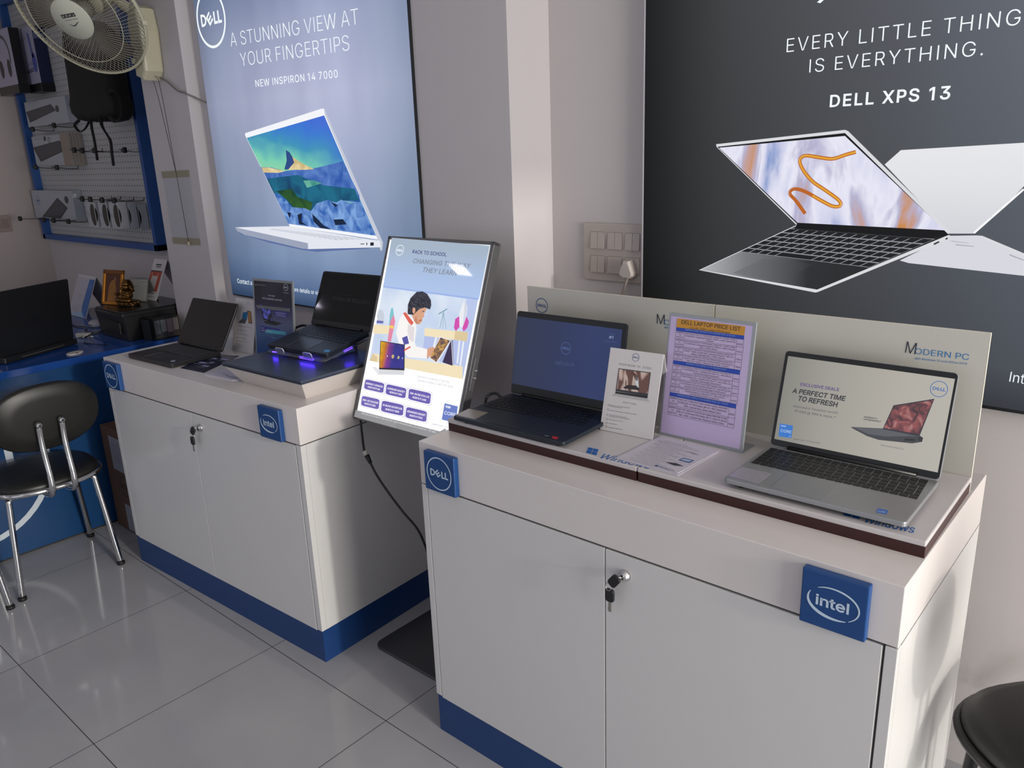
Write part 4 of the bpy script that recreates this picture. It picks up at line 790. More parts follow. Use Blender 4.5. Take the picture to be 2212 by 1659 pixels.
def sticker(root, name, q, z, mat, MB_, marks=None, label=None):
    g = G(); g.prism(q if _area(q) > 0 else q[::-1], z, z+.0004, mat, MB_)
    if marks: marks(g, MB_ @ TR(0, 0, z+.0004) @ FLAT)
    return obj(name, g, root, label=label)
def bbx(q): return (min(p[0] for p in q), min(p[1] for p in q), max(p[0] for p in q), max(p[1] for p in q))
# dark blue laptop on the left platform
NAVY = MT('#141c28', .42, var=.06, scale=30); NBEZ = MT('#101114', .4); NKEY = MT('#0d1118', .45)
SCR1 = art_mat('blue_screen', lambda N, L: ramp(N, L, lin_grad(N, L, 0, 0, .36), [(0, '#0f1c3a'), (0.35, '#111f48'), (0.75, '#15285a'), (1, '#132553')]), gloss=True)
def s1(g, M):
    gl = EM('#4a5f96', 1, True); gw = EM('#93a3cc', 1, True)
    ringlogo(g, [(0.1772,0.1505)][0], .0165, gl, 3, M, .06)
    W(g, 'dell.co.in', (0.1466,0.1032,0.2087,0.1049,0.0109), EM('#46577f', 1, True), 3, M, -.01)
    W(g, "India's", (0.3084,0.204,0.3263,0.2038,0.0033), gl, 3, M, -.01); W(g, '#1', (0.309,0.1925,0.3219,0.1926,0.0077), gw, 3, M)
    W(g, 'Trusted Brand', (0.2958,0.1831,0.3363,0.1841,0.0036), gl, 3, M, -.01)
r1 = [(0.0107,0.2178),(0.3467,0.2198),(0.3049,0.0286),(0.0025,0.028)]
rt, MB_, M_ = laptop('open dark navy laptop with a blue screen on the left platform', (-1.4401, 1.3911, .9346), 1.77, .3588, .2442, .0204, .2354, 10.47, 0, NAVY, NBEZ, None, NKEY,
    [(0.0135,0.2081),(0.2964,0.2398),(0.3363,0.1214),(0.0168,0.1072)], 18, scr=(SCR1, s1), scr_rect=bbx([r1[0], r1[3], (r1[1][0], r1[1][1])]), pad=(.30, .04, .62, .42), padm=MT('#151d29', .38, var=.05, scale=20), numpad=True)
sticker(rt, 'spec_sticker', [(0.0029,0.0091),(-0.0037,0.0687),(0.0624,0.0719),(0.0686,0.011)], .0205, MT('#8d867c', .25, .3, var=.25, scale=70), MB_, label='grey sticker')
sticker(rt, 'chip_sticker', [(0.289,0.012),(0.3133,0.006),(0.3044,0.0223),(0.2846,0.0253)], .0205, MT('#14161b', .35), MB_, lambda g, M: scribble(g, (*[(0.2949,0.0115)][0], *[(0.3065,0.013)][0], .005), LOGOW, 1, M), label='black sticker')
sticker(rt, 'chip_sticker', [(0.3175,0.0088),(0.3336,0.0082),(0.3283,0.0222),(0.3127,0.0206)], .0205, MT('#b5202a', .35), MB_, label='red sticker')
# silver laptop on the right platform
SILVER = MT('#9a9ca0', .36, .55, var=.03, scale=60); SBEZ = MT('#121315', .35); SKEY = MT('#17181c', .45)
SCR2 = art_mat('deals_screen', lambda N, L: ramp(N, L, lin_grad(N, L, 0, 0, .35), [(0, '#7d7c74'), (0.3, '#98958c'), (0.7, '#aaa59b'), (1, '#b0aca3')]), gloss=True)
def s2(g, M):
    pu = EM('#5a3f7c', 1, True); dk = EM('#26262e', 1, True); md = EM('#4c4d58', 1, True); bl = EM('#2a62a4', 1, True); wh = EM('#c4d2e6', 1, True)
    W(g, 'EXCLUSIVE DEALS', (0.0462,0.1447,0.1303,0.1457,0.0065), pu, 3, M, .022); W(g, 'A PERFECT TIME', (0.0305,0.1263,0.146,0.127,0.0102), dk, 3, M, .024, .14)
    W(g, 'TO REFRESH', (0.0453,0.111,0.132,0.1112,0.0105), dk, 3, M, .024, .14)
    W(g, 'Alienware headset worth', (0.0376,0.0944,0.1361,0.0963,0.0053), md, 3, M, 0, .12); W(g, '₹7999 @ ₹99 & more.*', (0.0433,0.0842,0.1326,0.0857,0.0053), md, 3, M, .004, .12)
    A(g, [(0.0152,0.0527),(0.0452,0.0535),(0.0461,0.0248),(0.0167,0.0239)], EM('#2b6fc0', 1, True), 3, M); W(g, 'intel', (0.0189,0.0471,0.0295,0.0475,0.0027), wh, 4, M, .02); W(g, 'CORE', (0.0196,0.0345,0.0443,0.0354,0.006), wh, 4, M)
    W(g, 'i7', (0.0405,0.0263,0.0444,0.0265,0.003), wh, 4, M)
    W(g, 'Intel® Core™ i7 processor', (0.0514,0.0226,0.1098,0.0254,0.0036), md, 3, M)
    W(g, 'WARRANTY', (0.1901,0.099,0.2173,0.0997,0.0031), dk, 3, M, .02); W(g, 'UPGRADES*', (0.1907,0.094,0.2254,0.095,0.0031), dk, 3, M, .02)
    ringlogo(g, [(0.3219,0.1817)][0], .0163, bl, 3, M, .08)
    A(g, [(0.2437,0.1347),(0.3171,0.161),(0.3025,0.082),(0.2312,0.0825)], dk, 3, M)
    A(g, [(0.2456,0.1332),(0.3154,0.158),(0.3005,0.0846),(0.2331,0.0847)], art_mat('alien_screen', lambda N, L: ramp(N, L, noise(N, L, 55, 6, dist=1.2), [(0.30, '#241a20'), (0.45, '#5a3238'), (0.60, '#8e4a4a'), (0.75, '#b08a88')]), gloss=True), 4, M)
    A(g, [(0.1673,0.0744),(0.2311,0.0831),(0.3024,0.0825),(0.3095,0.0792),(0.3088,0.0706),(0.2912,0.0639),(0.2271,0.0581),(0.2032,0.0614),(0.1732,0.0712)], EM('#3a3b40', 1, True), 3, M)
    A(g, [(0.1727,0.0745),(0.2304,0.0817),(0.2981,0.0805),(0.2399,0.0678),(0.2053,0.0662)], EM('#55565c', 1, True), 4, M)
    A(g, [(0.2757,0.0705),(0.295,0.0744),(0.2958,0.0697),(0.2764,0.0664)], EM('#1c1c20', 1, True), 4, M); A(g, [(0.3021,0.0813),(0.3095,0.0792),(0.3088,0.0706),(0.3008,0.0726)], EM('#25262a', 1, True), 4, M)
    W(g, 'Alienware Area51m', (0.2328,0.0469,0.2773,0.0476,0.0031), md, 3, M); 
r2 = [(0.008,0.2037),(0.3469,0.2062),(0.3469,0.0172),(0.0069,0.0158)]
rt, MB_, M_ = laptop('open silver laptop with an advert on its pale screen on the right platform', (-.6864, 1.4304, .9346), .56, .3524, .2333, .0204, .2187, 15.6, 0, SILVER, SBEZ, None, SKEY,
    [(0.0098,0.2174),(0.336,0.2217),(0.3417,0.115),(0.0105,0.1064)], 19, scr=(SCR2, s2), scr_rect=bbx([(r2[0][0], r2[0][1]), (r2[2][0], r2[3][1]), (r2[1][0], r2[1][1])]), pad=(.27, .03, .57, .42), padm=MT('#94969b', .3, .5, var=.02), numpad=True)
sticker(rt, 'spec_sticker', [(0.0023,0.0153),(0.0049,0.0753),(0.0697,0.0777),(0.0685,0.0121)], .0205, MT('#9b98a4', .25, .2, var=.18, scale=60), MB_, label='pale grey sticker')
sticker(rt, 'chip_sticker', [(0.2967,0.0142),(0.2946,0.0318),(0.3116,0.0349),(0.3146,0.0158)], .0205, MT('#1f5fb4', .35), MB_, lambda g, M: W(g, 'CORE', (0.2984,0.0154,0.3122,0.0186,0.0076), LOGOW, 1, M), label='blue sticker')
# dark grey laptop on the far cabinet
GREY = MT('#2a292c', .38, .3, var=.05, scale=40); GBEZ = MT('#0c0e10', .3); GKEY = MT('#333337', .5); BLACKSCR = MT('#0a0e10', .05, 0, .5, var=.02)
EDGE = MT('#8e8e90', .3, .8)
rt, MB_, M_ = laptop('open dark grey laptop with a blank black screen at the far cabinet corner', (-3.1279, 1.2872, .8933), 3.47, .3137, .2087, .0187, .1981, 30.42, 0, GREY, GBEZ, None, GKEY,
    None, 14, scr=(BLACKSCR,), scr_rect=(.006, .018, .3077, .190), pad=(.33, .06, .70, .40), padm=MT('#2d2c30', .3, .3), gloss_edge=EDGE)
sticker(rt, 'chip_sticker', [(0.2749,0.0183),(0.2618,0.036),(0.2813,0.0387),(0.2928,0.0219)], .0188, MT('#8f96a8', .35), MB_, label='pale blue sticker')
# convertible laptop on the clear stand
def s4(g, M):
    tx = MT('#24262c', .3)
    W(g, 'FESTIVE SEASON', (0.0868,0.0974,0.27,0.096,0.0127), tx, 3, M, .02); scribble(g, (0.1101,0.1202,0.1835,0.1199,0.0035), tx, 3, M)
B2GREY = MT('#262a35', .36, .35, var=.05, scale=40)
rt, MB_, M_ = laptop('dark laptop with a black reflective screen raised on a clear stand with blue lights', (-2.4196, 1.4677, .9875), 5.68, .3, .2031, .0174, .2022, 25.3, 9.108, B2GREY, GBEZ, None, MT('#20232d', .45),
    [(-0.0005,0.2005),(0.2921,0.204),(0.3035,0.091),(0.012,0.1098)], 14, scr=(BLACKSCR, s4), scr_rect=(.006, .020, .294, .1955), pad=(.30, .05, .66, .43), padm=MT('#2b303c', .28, .3), gloss_edge=EDGE)
sticker(rt, 'chip_sticker', [(0.2695,0.0142),(0.265,0.0297),(0.2871,0.0308),(0.2934,0.0143)], .0175, MT('#2f86c4', .35), MB_, label='light blue sticker')
# clear stand with blue lights under it
ACR = MT('#dfe4f2', .06, 0, .5, var=.01, trans=.92)
st = thing('laptop_stand', 'clear acrylic laptop stand with glowing blue lights on the dark glass riser', 'laptop stand', (-2.4196, 1.4677, .9665), 5.68)
MSL = TR(0, 0, .0384) @ RX(9.108) @ TR(0, 0, -.0205)
g = G(); g.rbox(.004, -.012, .296, .2, -.0045, -.0005, .012, ACR, MSL, .001); obj('tray', g, st)
for x in (.055, .195):
    g = G(); g.tube([(x, -.004, .004), (x, -.006, .016), (x+.004, -.006, .019), (x+.036, -.006, .019), (x+.040, -.006, .016), (x+.040, -.004, .004)], .0018, MT('#b9bccb', .15, .2), 6, M=MSL @ TR(0, -.004, 0)); g.box((x, -.012, -.003), (x+.04, -.008, .0175), ACR, .0005, MSL); obj('hook', g, st)
LEDB = EM('#4a28ff', 26.0)
for a, b in (((.165, -.006, -.0085), (.235, -.002, -.0055)), ((.285, .085, -.0085), (.289, .125, -.0055)), ((.02, -.002, -.0085), (.045, .002, -.0055))):
    g = G(); g.box(a, b, LEDB, .001, MSL); obj('light_strip', g, st)
g = G(); g.box((.05, .02, .0005), (.25, .035, .012), ACR); g.box((.05, .17, .0005), (.25, .185, .040), ACR); g.box((.05, .022, .002), (.25, .183, .006), ACR); obj('foot', g, st)
# riser under the stand
ri = thing('display_riser', 'white flared riser with a dark glass top on the far cabinet', 'riser', (-2.418, 1.362, .8933), 2.0)
fl = .036
lo = [(0, 0), (.340, 0), (.340, .285), (0, .285)]; hi = [(-.052, -fl), (.340+fl, -fl), (.340+fl, .285+fl), (-.052, .285+fl)]
g = G(); g.prism(lo, 0, .060, MT('#c9c2bd', .35, var=.02), None, 0, top=hi); obj('body', g, ri)
g = G(); g.rbox(-.056, -.040, .380, .325, .060, .0665, .004, MT('#2a3040', .2), None, .001); g.rbox(-.057, -.041, .381, .326, .0665, .0725, .005, MT('#3b4252', .32, .0, .5, var=.05), None, .0012)
M = TR(0, 0, .0726) @ FLAT
ic = MT('#6f7788', .4)
for q in ([(0.0941,0.0463),(0.1433,0.0536)], [(0.1646,0.049),(0.2137,0.0553)], [(0.2347,0.0527),(0.2851,0.0579)]):
    (u0, v0), (u1, v1) = q; o = (-.053, -.042)
    scribble(g, (u0+o[0], v0+o[1], u1+o[0], v1+o[1], .006), ic, 1, M, .5); A(g, [(u1+o[0]-.012, v1+o[1]+.012), (u1+o[0], v1+o[1]+.012), (u1+o[0], v1+o[1]+.015), (u1+o[0]-.012, v1+o[1]+.015)], ic, 1, M)
obj('glass_top', g, ri)

# ---------------------------------------------------------------- cards, price list, poster frame
CARDW = MT('#c3bfc1', .45, var=.02); INK = MT('#33353c', .5); INKG = MT('#6d7078', .5); QUIET = MT('#9a98a0', .5)
def tent(label, loc, yaw, tilt, w, h, fn, name='card_stand', cat='card'):
    r = thing(name, label, cat, loc, yaw); M = RX(-tilt)
    g = G(); g.box((0, 0, .001), (w, .0022, h), CARDW, .0006, M); fn(g, M); obj('front_panel', g, r)
    top = M @ Vector((0, .002, h)); dz = top.z; dy = top.y
    g = G(); g.prism([(dy, dz-.001), (dy+.0018, dz-.001), (dy*2+.004, .0008), (dy*2+.002, .0008)], 0, w, CARDW, Matrix(((0, 0, 1, 0), (1, 0, 0, 0), (0, 1, 0, 0), (0, 0, 0, 1)))); obj('back_panel', g, r)
    return r
def c1(g, M):
    ringlogo(g, [(0.074,0.1939)][0], .0098, INKB, 1, M, .09); W(g, 'INSPIRON 15 3000', (0.0304,0.1695,0.1192,0.1697,0.0053), INKG, 1, M, -.006, track=.08)
    A(g, [(0.031,0.1614),(0.1196,0.1627),(0.1196,0.1051),(0.0306,0.1037)], INK, 1, M)
    A(g, [(0.0331,0.1597),(0.1181,0.1606),(0.1185,0.1107),(0.033,0.1091)], art_mat('card_picture', lambda N, L: ramp(N, L, mth(N, L, 'SINE', mth(N, L, 'MULTIPLY', noise(N, L, 14, 2, mapped(N, L, rot=(0, R_(-35), 0), scale=(1, 1, .35)), .4), 38)), [(0.0, '#6a4c44'), (0.5, '#b99f95'), (1.0, '#c9b7ae')]), False), 2, M)
    A(g, [(0.0662,0.1563),(0.0787,0.1552),(0.085,0.1478),(0.0884,0.1414),(0.086,0.1369),(0.0799,0.141),(0.0757,0.1487)], MT('#5a4038', .5), 3, M); A(g, [(0.0806,0.1486),(0.0886,0.1441),(0.0932,0.1213),(0.087,0.1218),(0.0819,0.1335)], MT('#d5d8de', .5), 3, M); A(g, [(0.0617,0.1237),(0.0861,0.1258),(0.0946,0.1201),(0.0953,0.1155),(0.0537,0.1141),(0.0518,0.1167)], MT('#2d2a2c', .5), 3, M)
    A(g, [(0.0307,0.1029),(0.1199,0.1052),(0.1193,0.099),(0.0302,0.098)], MT('#25262a', .5), 1, M); A(g, [(0.0237,0.0919),(0.0315,0.0976),(0.1203,0.0986),(0.1267,0.0919)], MT('#aaa8a9', .4), 2, M)
    W(g, 'READY TO ROLL', (0.055,0.0779,0.0934,0.0781,0.0037), INKG, 1, M, -.004)
    for a, b in (((160,975),(337,1002)), ((160,985),(262,1000)), ((157,1022),(400,1060)), ((150,1063),(312,1088)), ((150,1074),(332,1104)), ((147,1103),(272,1122)), ((145,1140),(222,1150)), ((140,1175),(273,1196))):
        pass
    for b in ((0.0211,0.0663,0.0768,0.0677,0.0025), (0.0212,0.0633,0.0538,0.0643,0.0023), (0.0221,0.0532,0.0981,0.055,0.0025), (0.0218,0.0418,0.0726,0.043,0.0025), (0.022,0.0384,0.0793,0.0399,0.0025), (0.0222,0.0302,0.0618,0.0316,0.0025), (0.0224,0.0203,0.0475,0.0212,0.0025), (0.0226,0.0101,0.0651,0.0114,0.0026)): scribble(g, b, INKG, 1, M)
    for c in [(0.0166,0.0662),(0.0167,0.0546),(0.0163,0.042),(0.0163,0.0309),(0.0168,0.021),(0.0172,0.0117)]: band(g, ellipse(c, .0026, .0026, 12), ellipse(c, .0019, .0019, 12), INKG, 1, M)
tent('white card with a small laptop picture beside the dark navy laptop', (-1.0945, 1.5704, .9346), 4.09, 14.84, .1472, .2104, c1)
def c2(g, M):
    ringlogo(g, [(0.0812,0.1937)][0], .0098, QUIET, 1, M, .09); scribble(g, (0.0312,0.1746,0.1057,0.1747,0.0024), QUIET, 1, M)
    A(g, [(0.0542,0.1558),(0.0839,0.1623),(0.0833,0.1338),(0.0505,0.13)], MT('#2f6f9c', .4), 1, M); A(g, [(0.0505,0.13),(0.0833,0.1338),(0.072,0.1136),(0.0283,0.114)], MT('#55585e', .4), 2, M)
    A(g, [(0.0805,0.1666),(0.1058,0.1638),(0.1176,0.1173),(0.094,0.118)], INK, 1, M); A(g, [(0.0837,0.1641),(0.1042,0.1614),(0.1131,0.121),(0.0959,0.1212)], MT('#a8784e', .4, var=.5, scale=90), 2, M)
    for b in ((0.0355,0.1001,0.1127,0.1004,0.003), (0.0219,0.0847,0.0882,0.0859,0.0023), (0.0222,0.082,0.0622,0.0824,0.0023), (0.0233,0.0716,0.0953,0.0722,0.0023), (0.0236,0.0686,0.1089,0.0674,0.0023), (0.0235,0.0553,0.0821,0.0562,0.0023), (0.0239,0.0523,0.0824,0.053,0.0023), (0.0242,0.042,0.1089,0.0437,0.0023), (0.0245,0.0393,0.0725,0.0399,0.0023), (0.024,0.0296,0.0527,0.0303,0.0023), (0.0238,0.0172,0.0568,0.0168,0.0024)): scribble(g, b, INKG, 1, M)
tent('white card showing a folding laptop, behind the dark grey laptop', (-2.8875, 1.5939, .8933), 4.36, 13.12, .1349, .2107, c2)
# price list in a clear frame
pr = thing('price_list_stand', 'framed lavender price list with a gold heading between the laptops', 'sign', (-.9591, 1.63, .9346), -1.0)
MP = RX(-7.6); PWD, PHT = .2223, .302
LAVP = MT('#b9a9cf', .35, var=.015); GRF = MT('#8f9399', .18, .1, .5)
g = G(); g.rbox(0, 0, PWD, PHT, -.004, 0, .004, GRF, MP @ RX(90), .0008); g.box((.001, .004, .001), (PWD-.001, .0055, PHT-.001), MT('#d3d1bf', .2), 0, MP); obj('frame', g, pr)
g = G(); A(g, [(0.005,0.2937),(0.2136,0.2937),(0.2143,0.0088),(0.0048,0.0062)], LAVP, 1, MP)
GLD = MT('#c08a2e', .4, var=.06); BAR = MT('#1f42a8', .4); GRID = MT('#4d4a5c', .5); PLK = MT('#27242e', .5)
A(g, [(0.0222,0.2899),(0.1964,0.2907),(0.1961,0.2699),(0.022,0.2684)], GLD, 2, MP)
W(g, 'DELL LAPTOP PRICE LIST', (0.0352,0.2783,0.1856,0.2788,0.0091), PLK, 3, MP, .002); W(g, 'Up to Rs. 2000 /- Instant UPI Discount', (0.0589,0.2693,0.1619,0.2703,0.0045), PLK, 3, MP)
LB_ = MT('#8ea6d8', .4)
for q, tx, tb in (([(0.022,0.2684),(0.1961,0.2699),(0.1963,0.2608),(0.0223,0.2596)], 'INSPIRON 5000 SERIES (11TH GENERATION-H Series)', (0.0467,0.2636,0.1744,0.2647,0.0038)), ([(0.0221,0.1885),(0.1957,0.1903),(0.1955,0.18),(0.0221,0.1795)], 'INSPIRON 3000 SERIES (11TH GENERATION)', (0.0575,0.1839,0.1604,0.1846,0.0038)), ([(0.021,0.1096),(0.1952,0.1112),(0.1949,0.101),(0.0209,0.1007)], 'INSPIRON 5000 SERIES (11TH GENERATION) 2in1 TOUCH', (0.0422,0.1044,0.175,0.1054,0.0039))):
    A(g, q, BAR, 2, MP); W(g, tx, tb, LB_, 3, MP)
def rows(qt, items):
    """qt: quad of a table block (TL, TR, BR, BL); items: (name, lines, price)"""
    n = len(items)
    def pt(u, v): return at4(qt, u, v)
    def ln(p, q, w=.0003):
        d = Vector(q) - Vector(p); m = Vector((-d.y, d.x)).normalized() * w; A(g, [tuple(Vector(p)+m), tuple(Vector(q)+m), tuple(Vector(q)-m), tuple(Vector(p)-m)], GRID, 2, MP)
    for u in (0, .135, .905, 1): ln(pt(u, 0), pt(u, 1))
    for k in range(n + 1): ln(pt(0, k/n), pt(1, k/n))
    hh = (Vector(pt(0, 0)) - Vector(pt(0, 1))).length / n
    for k, (nm, lines, price) in enumerate(items):
        for j, s in enumerate(nm):
            w = .105 if len(s) > 3 else .016*len(s); v = (k + .26 + .29*j)/n; a, b = pt(.0675-w/2, v), pt(.0675+w/2, v); W(g, s, (*a, *b, hh*.17), PLK, 3, MP)
        for j, s in enumerate(lines):
            w = min(.74, .0155*len(s)); v = (k + .27 + .30*j)/n; a, b = pt(.52-w/2, v), pt(.52+w/2, v); W(g, s, (*a, *b, hh*.17), PLK, 3, MP)
        a, b = pt(.915, (k+.75)/n), pt(.99, (k+.75)/n); W(g, price, (*a, *b, hh*.18), PLK, 3, MP)
I14 = ('INSPIRON', '14', '5410'); I15 = ('INSPIRON', '15', '5518'); I35 = ('INSPIRON', '15', '3511')
rows([(0.0223,0.2596),(0.1963,0.2608),(0.1971,0.1906),(0.0221,0.1885)], [(I14, ('Dell Inspiron 5410 14" FHD Display Laptop (i5-11300H / 8 GB /', '512GB SSD / Integrated Graphics / Win11 + MSO / Backlit KB', '/ Silver'), '66500'), (('INSPIRON', '14', '5418'), ('Dell Inspiron 5418 14" FHD Display Laptop (i5-11300H / 16GB', '/ 512GB SSD / Integrated Graphics / Win10 + MSO / Backlit', 'KB + FPR / Silver'), '70500'), (I15, ('Dell Inspiron 5518 15.6" FHD AG 250nits Display Laptop (Ci5-', '11300H / 16GB / 512GB SSD / Integrated Graphics / Win 10 +', 'MSO / Backlit KB + FPR / Silver)'), '73500'), (I15, ('Dell Inspiron 5518 15.6" FHD AG 250nits Display Laptop (Ci5-', '11300H / 16GB / 512GB SSD / NVIDIA MX450 2GB Graphics /', 'Win 10 + MSO / Backlit KB +FPR / Silver)'), '78500')])
rows([(0.0221,0.1795),(0.1955,0.18),(0.197,0.1121),(0.021,0.1096)], [(I35, ('Dell Inspiron 3511 15-inch FHD Laptop (11th Gen i3-', '1115G4/8GB/1TB + 256GB SSD /Win 11 + MS Office)', 'BLACK/Backlight Keyboard'), '48500'), (I35, ('Dell Inspiron 3511 15-inch FHD Laptop (11th Gen i5-', '1135G7/8GB/1TB + 256GB SSD /Win 11 + MS Office 21)', 'Soft Mint /Backlight Keyboard'), '61500'), (I35, ('Dell Inspiron 3511 15-inch FHD Laptop (11th Gen i5-', '1135G7/8GB/1TB HDD/256GB SSD/Win 10 + MS Office/2GB', 'Graphics/Soft Mint/ Backlight Keyboard)'), '66500'), (I35, ('Dell Inspiron 3511 15-inch FHD Laptop (11th Gen i5-', '1135G7/8GB/512 SSD/Win 11 + MS Office)', 'Soft Mint/Backlight Keyboard'), '61500')])
rows([(0.0209,0.1007),(0.1949,0.101),(0.1949,0.0545),(0.0201,0.0545)], [(('INSPIRON', '14', '5410'), ('Dell 14 (i3-11Gen 2in1 Touch Screen Laptop, 8Gb RAM,', '512GB SSD, 14" FHD Display, Win 10 + MSO, Backlit KB +', 'FPR + Active Pen, Silver Metal Color'), '63500'), (('INSPIRON', '14', '5410'), ('Dell 14 (i5-Gen 2in1 Touch Screen Laptop, 8Gb RAM, 512GB', 'SSD, 14" (35.56 cms) FHD Display, Win 11 + MSO 21, Backlit', 'KB + FPR + Active Pen, Platinum Silver Color'), '78500')])
obj('printed_sheet', g, pr)
g = G(); g.box((0, .004, .0002), (PWD, .062, .0030), GRF, .0006); g.box((PWD/2-.03, .040, .003), (PWD/2+.03, .043, .06), GRF, .0006); obj('foot', g, pr)
# gaming poster frame on the far cabinet
gf = thing('poster_display', 'upright clear frame holding a dark blue gaming laptop print on the far cabinet', 'sign', (-2.7111, 1.5913, .8933), 7.46)
MG = RX(-5.61)
g = G(); g.rbox(0, 0, .222, .3006, -.004, 0, .003, MT('#7f858c', .2, .2), MG @ RX(90), .0008); g.box((.001, .004, .001), (.221, .0055, .3), MT('#a7a294', .2), 0, MG); obj('frame', g, gf)
g = G(); q = [(0.0041,0.2928),(0.2078,0.2908)]
gi = .008
A(g, [(gi, .012), (.222-gi, .012), (.222-gi, .2915), (gi, .2915)], art_mat('gaming_print', lambda N, L: mixc(N, L, ramp(N, L, noise(N, L, 9, 3), [(0.40, '#000000'), (0.75, '#8a8a8a')]), ramp(N, L, lin_grad(N, L, 2, .01, .29), [(0, '#2c4a86'), (0.30, '#335079'), (0.45, '#49506f'), (0.62, '#2c2c52'), (0.72, '#1d1f30'), (1, '#15181f')]), '#4a4a6a'), False, rough=.2), 1, MG)
GW = MT('#a9adb8', .4); PUB = MT('#2c2c74', .4); TEA = MT('#3f93a8', .35)
W(g, 'THE NEW', (0.0853,0.2382,0.1251,0.2377,0.0049), GW, 2, MG); W(g, 'G15 GAMING LAPTOP', (0.0521,0.2256,0.1602,0.2239,0.0057), GW, 2, MG, .006)
ringlogo(g, [(0.1846,0.2766)][0], .0125, GW, 2, MG, .1); W(g, 'GAMING', (0.1699,0.2555,0.1981,0.2546,0.0028), GW, 2, MG)
scribble(g, (0.01,0.2748,0.0714,0.2766,0.0052), MT('#6e7280', .4), 2, MG)
A(g, [(0.0393,0.2079),(0.0945,0.1915),(0.1077,0.1403),(0.0519,0.1479)], MT('#101014', .4), 2, MG); A(g, [(0.0416,0.206),(0.0927,0.1902),(0.1045,0.1452),(0.0551,0.1529)], art_mat('game_screen', lambda N, L: mixc(N, L, ramp(N, L, noise(N, L, 60, 4), [(0.4, '#000000'), (0.6, '#ffffff')]), '#20222e', '#5a62c8'), False), 3, MG)
A(g, [(0.0561,0.1416),(0.1081,0.1467),(0.1582,0.1423),(0.1203,0.1296),(0.0592,0.1351)], MT('#1c1d20', .4), 2, MG)
A(g, [(0.1209,0.1861),(0.1886,0.1867),(0.1806,0.164),(0.1172,0.1651)], PUB, 2, MG); 
for b in ((0.1239,0.1786,0.1787,0.179,0.0036), (0.1281,0.1726,0.1743,0.1726,0.0029), (0.1226,0.1674,0.1791,0.1674,0.0024)): scribble(g, b, GW, 3, MG)
A(g, [(0.036,0.1231),(0.1421,0.1197),(0.14,0.1125),(0.0673,0.1115),(0.0578,0.0977),(0.0344,0.0996)], PUB, 2, MG); A(g, [(0.0709,0.1123),(0.1783,0.1113),(0.1742,0.0992),(0.0586,0.0978)], TEA, 3, MG)
W(g, 'MAX', (0.041,0.113,0.056,0.1129,0.0034), GW, 4, MG, .01); W(g, 'PERFORMANCE', (0.0397,0.1037,0.0971,0.1038,0.0039), GW, 4, MG, .01)
scribble(g, (0.0947,0.0831,0.1146,0.0826,0.0029), GW, 2, MG)
obj('printed_sheet', g, gf)
g = G(); g.box((0, .004, .0002), (.222, .060, .003), GRF, .0006); g.prism([(.003, .20), (.006, .20), (.052, .003), (.049, .003)], .02, .20, MT('#9aa0a6', .15, 0, .5, trans=.6), Matrix(((0, 0, 1, 0), (1, 0, 0, 0), (0, 1, 0, 0), (0, 0, 0, 1))) @ TR(.012, 0, 0)); obj('foot', g, gf)
# leaflets
def sheet(label, q, z, th, mat, fn=None, group=None, cat='leaflet'):
    cx, cy = sum(p[0] for p in q)/len(q), sum(p[1] for p in q)/len(q)
    l = [(a-cx, b-cy) for a, b in q]; l = l if _area(l) > 0 else l[::-1]
    g = G(); g.prism(l, 0, th, mat)
    if fn: fn(g, TR(0, 0, th+.0001) @ FLAT, cx, cy)
    o = obj('leaflet', g); o.location = (cx, cy, z); return tag(o, label, cat, group)
PAPER = MT('#bdb8c4', .55, var=.02)
def f1(g, M, cx, cy):
    for k in range(22):
        s = k/22; a = (-.062+.004*s, .066-.0072*k); scribble(g, (a[0]+.012*(k % 3 == 0), a[1], a[0]+.074+.02*((k*7) % 3), a[1]-.002, .004), QUIET, 1, M, .35)
    A(g, [(.038, -.025), (.066, -.026), (.068, -.006), (.041, -.005)], INKB, 1, M); A(g, [(.041, -.022), (.063, -.0225), (.065, -.010), (.044, -.0095)], MT('#9fb0c8', .4), 2, M)
    A(g, [(.020, -.05), (.045, -.058), (.066, -.050), (.044, -.043)], INK, 1, M); A(g, [(.03, .035), (.055, .028), (.062, .030), (.038, .038)], QUIET, 1, M)
    panes(g, [(.012, -.085), (.02, -.086), (.021, -.079), (.013, -.078)], INKB, 1, M); W(g, 'Windows 10', (.023, -.086, .062, -.089, .006), INKB, 1, M)
# the loose sheets lie on the right half of the left platform
ang = R_(-4)
sheet('white printed leaflet lying under another in front of the price list', [(-.957, 1.432), (-.790, 1.424), (-.783, 1.600), (-.950, 1.610)], .9347, .0010, PAPER, None, 'leaflets by the price list')
sheet('topmost white printed leaflet in front of the framed price list', [(-.953, 1.439), (-.796, 1.434), (-.785, 1.612), (-.944, 1.617)], .9358, .0012, PAPER, f1, 'leaflets by the price list')
NAVYP = MT('#1e2038', .3, var=.1, scale=60)
def f2(g, M, cx, cy):
    bl = MT('#8d93b4', .4)
    for a, b, w in ((-.05, .03, .03), (-.005, .045, .04), (.01, -.01, .02), (-.03, -.03, .04), (.03, -.05, .035)): A(g, [(a, b), (a+w, b+.006), (a+w-.006, b+.022), (a-.006, b+.016)], bl, 1, M); scribble(g, (a-.01, b-.012, a+w, b-.008, .006), QUIET, 1, M)
sheet('glossy dark navy leaflet beside the dark grey laptop', [(-2.798, 1.330), (-2.657, 1.346), (-2.772, 1.556), (-2.905, 1.515)], .8934, .0012, NAVYP, f2)
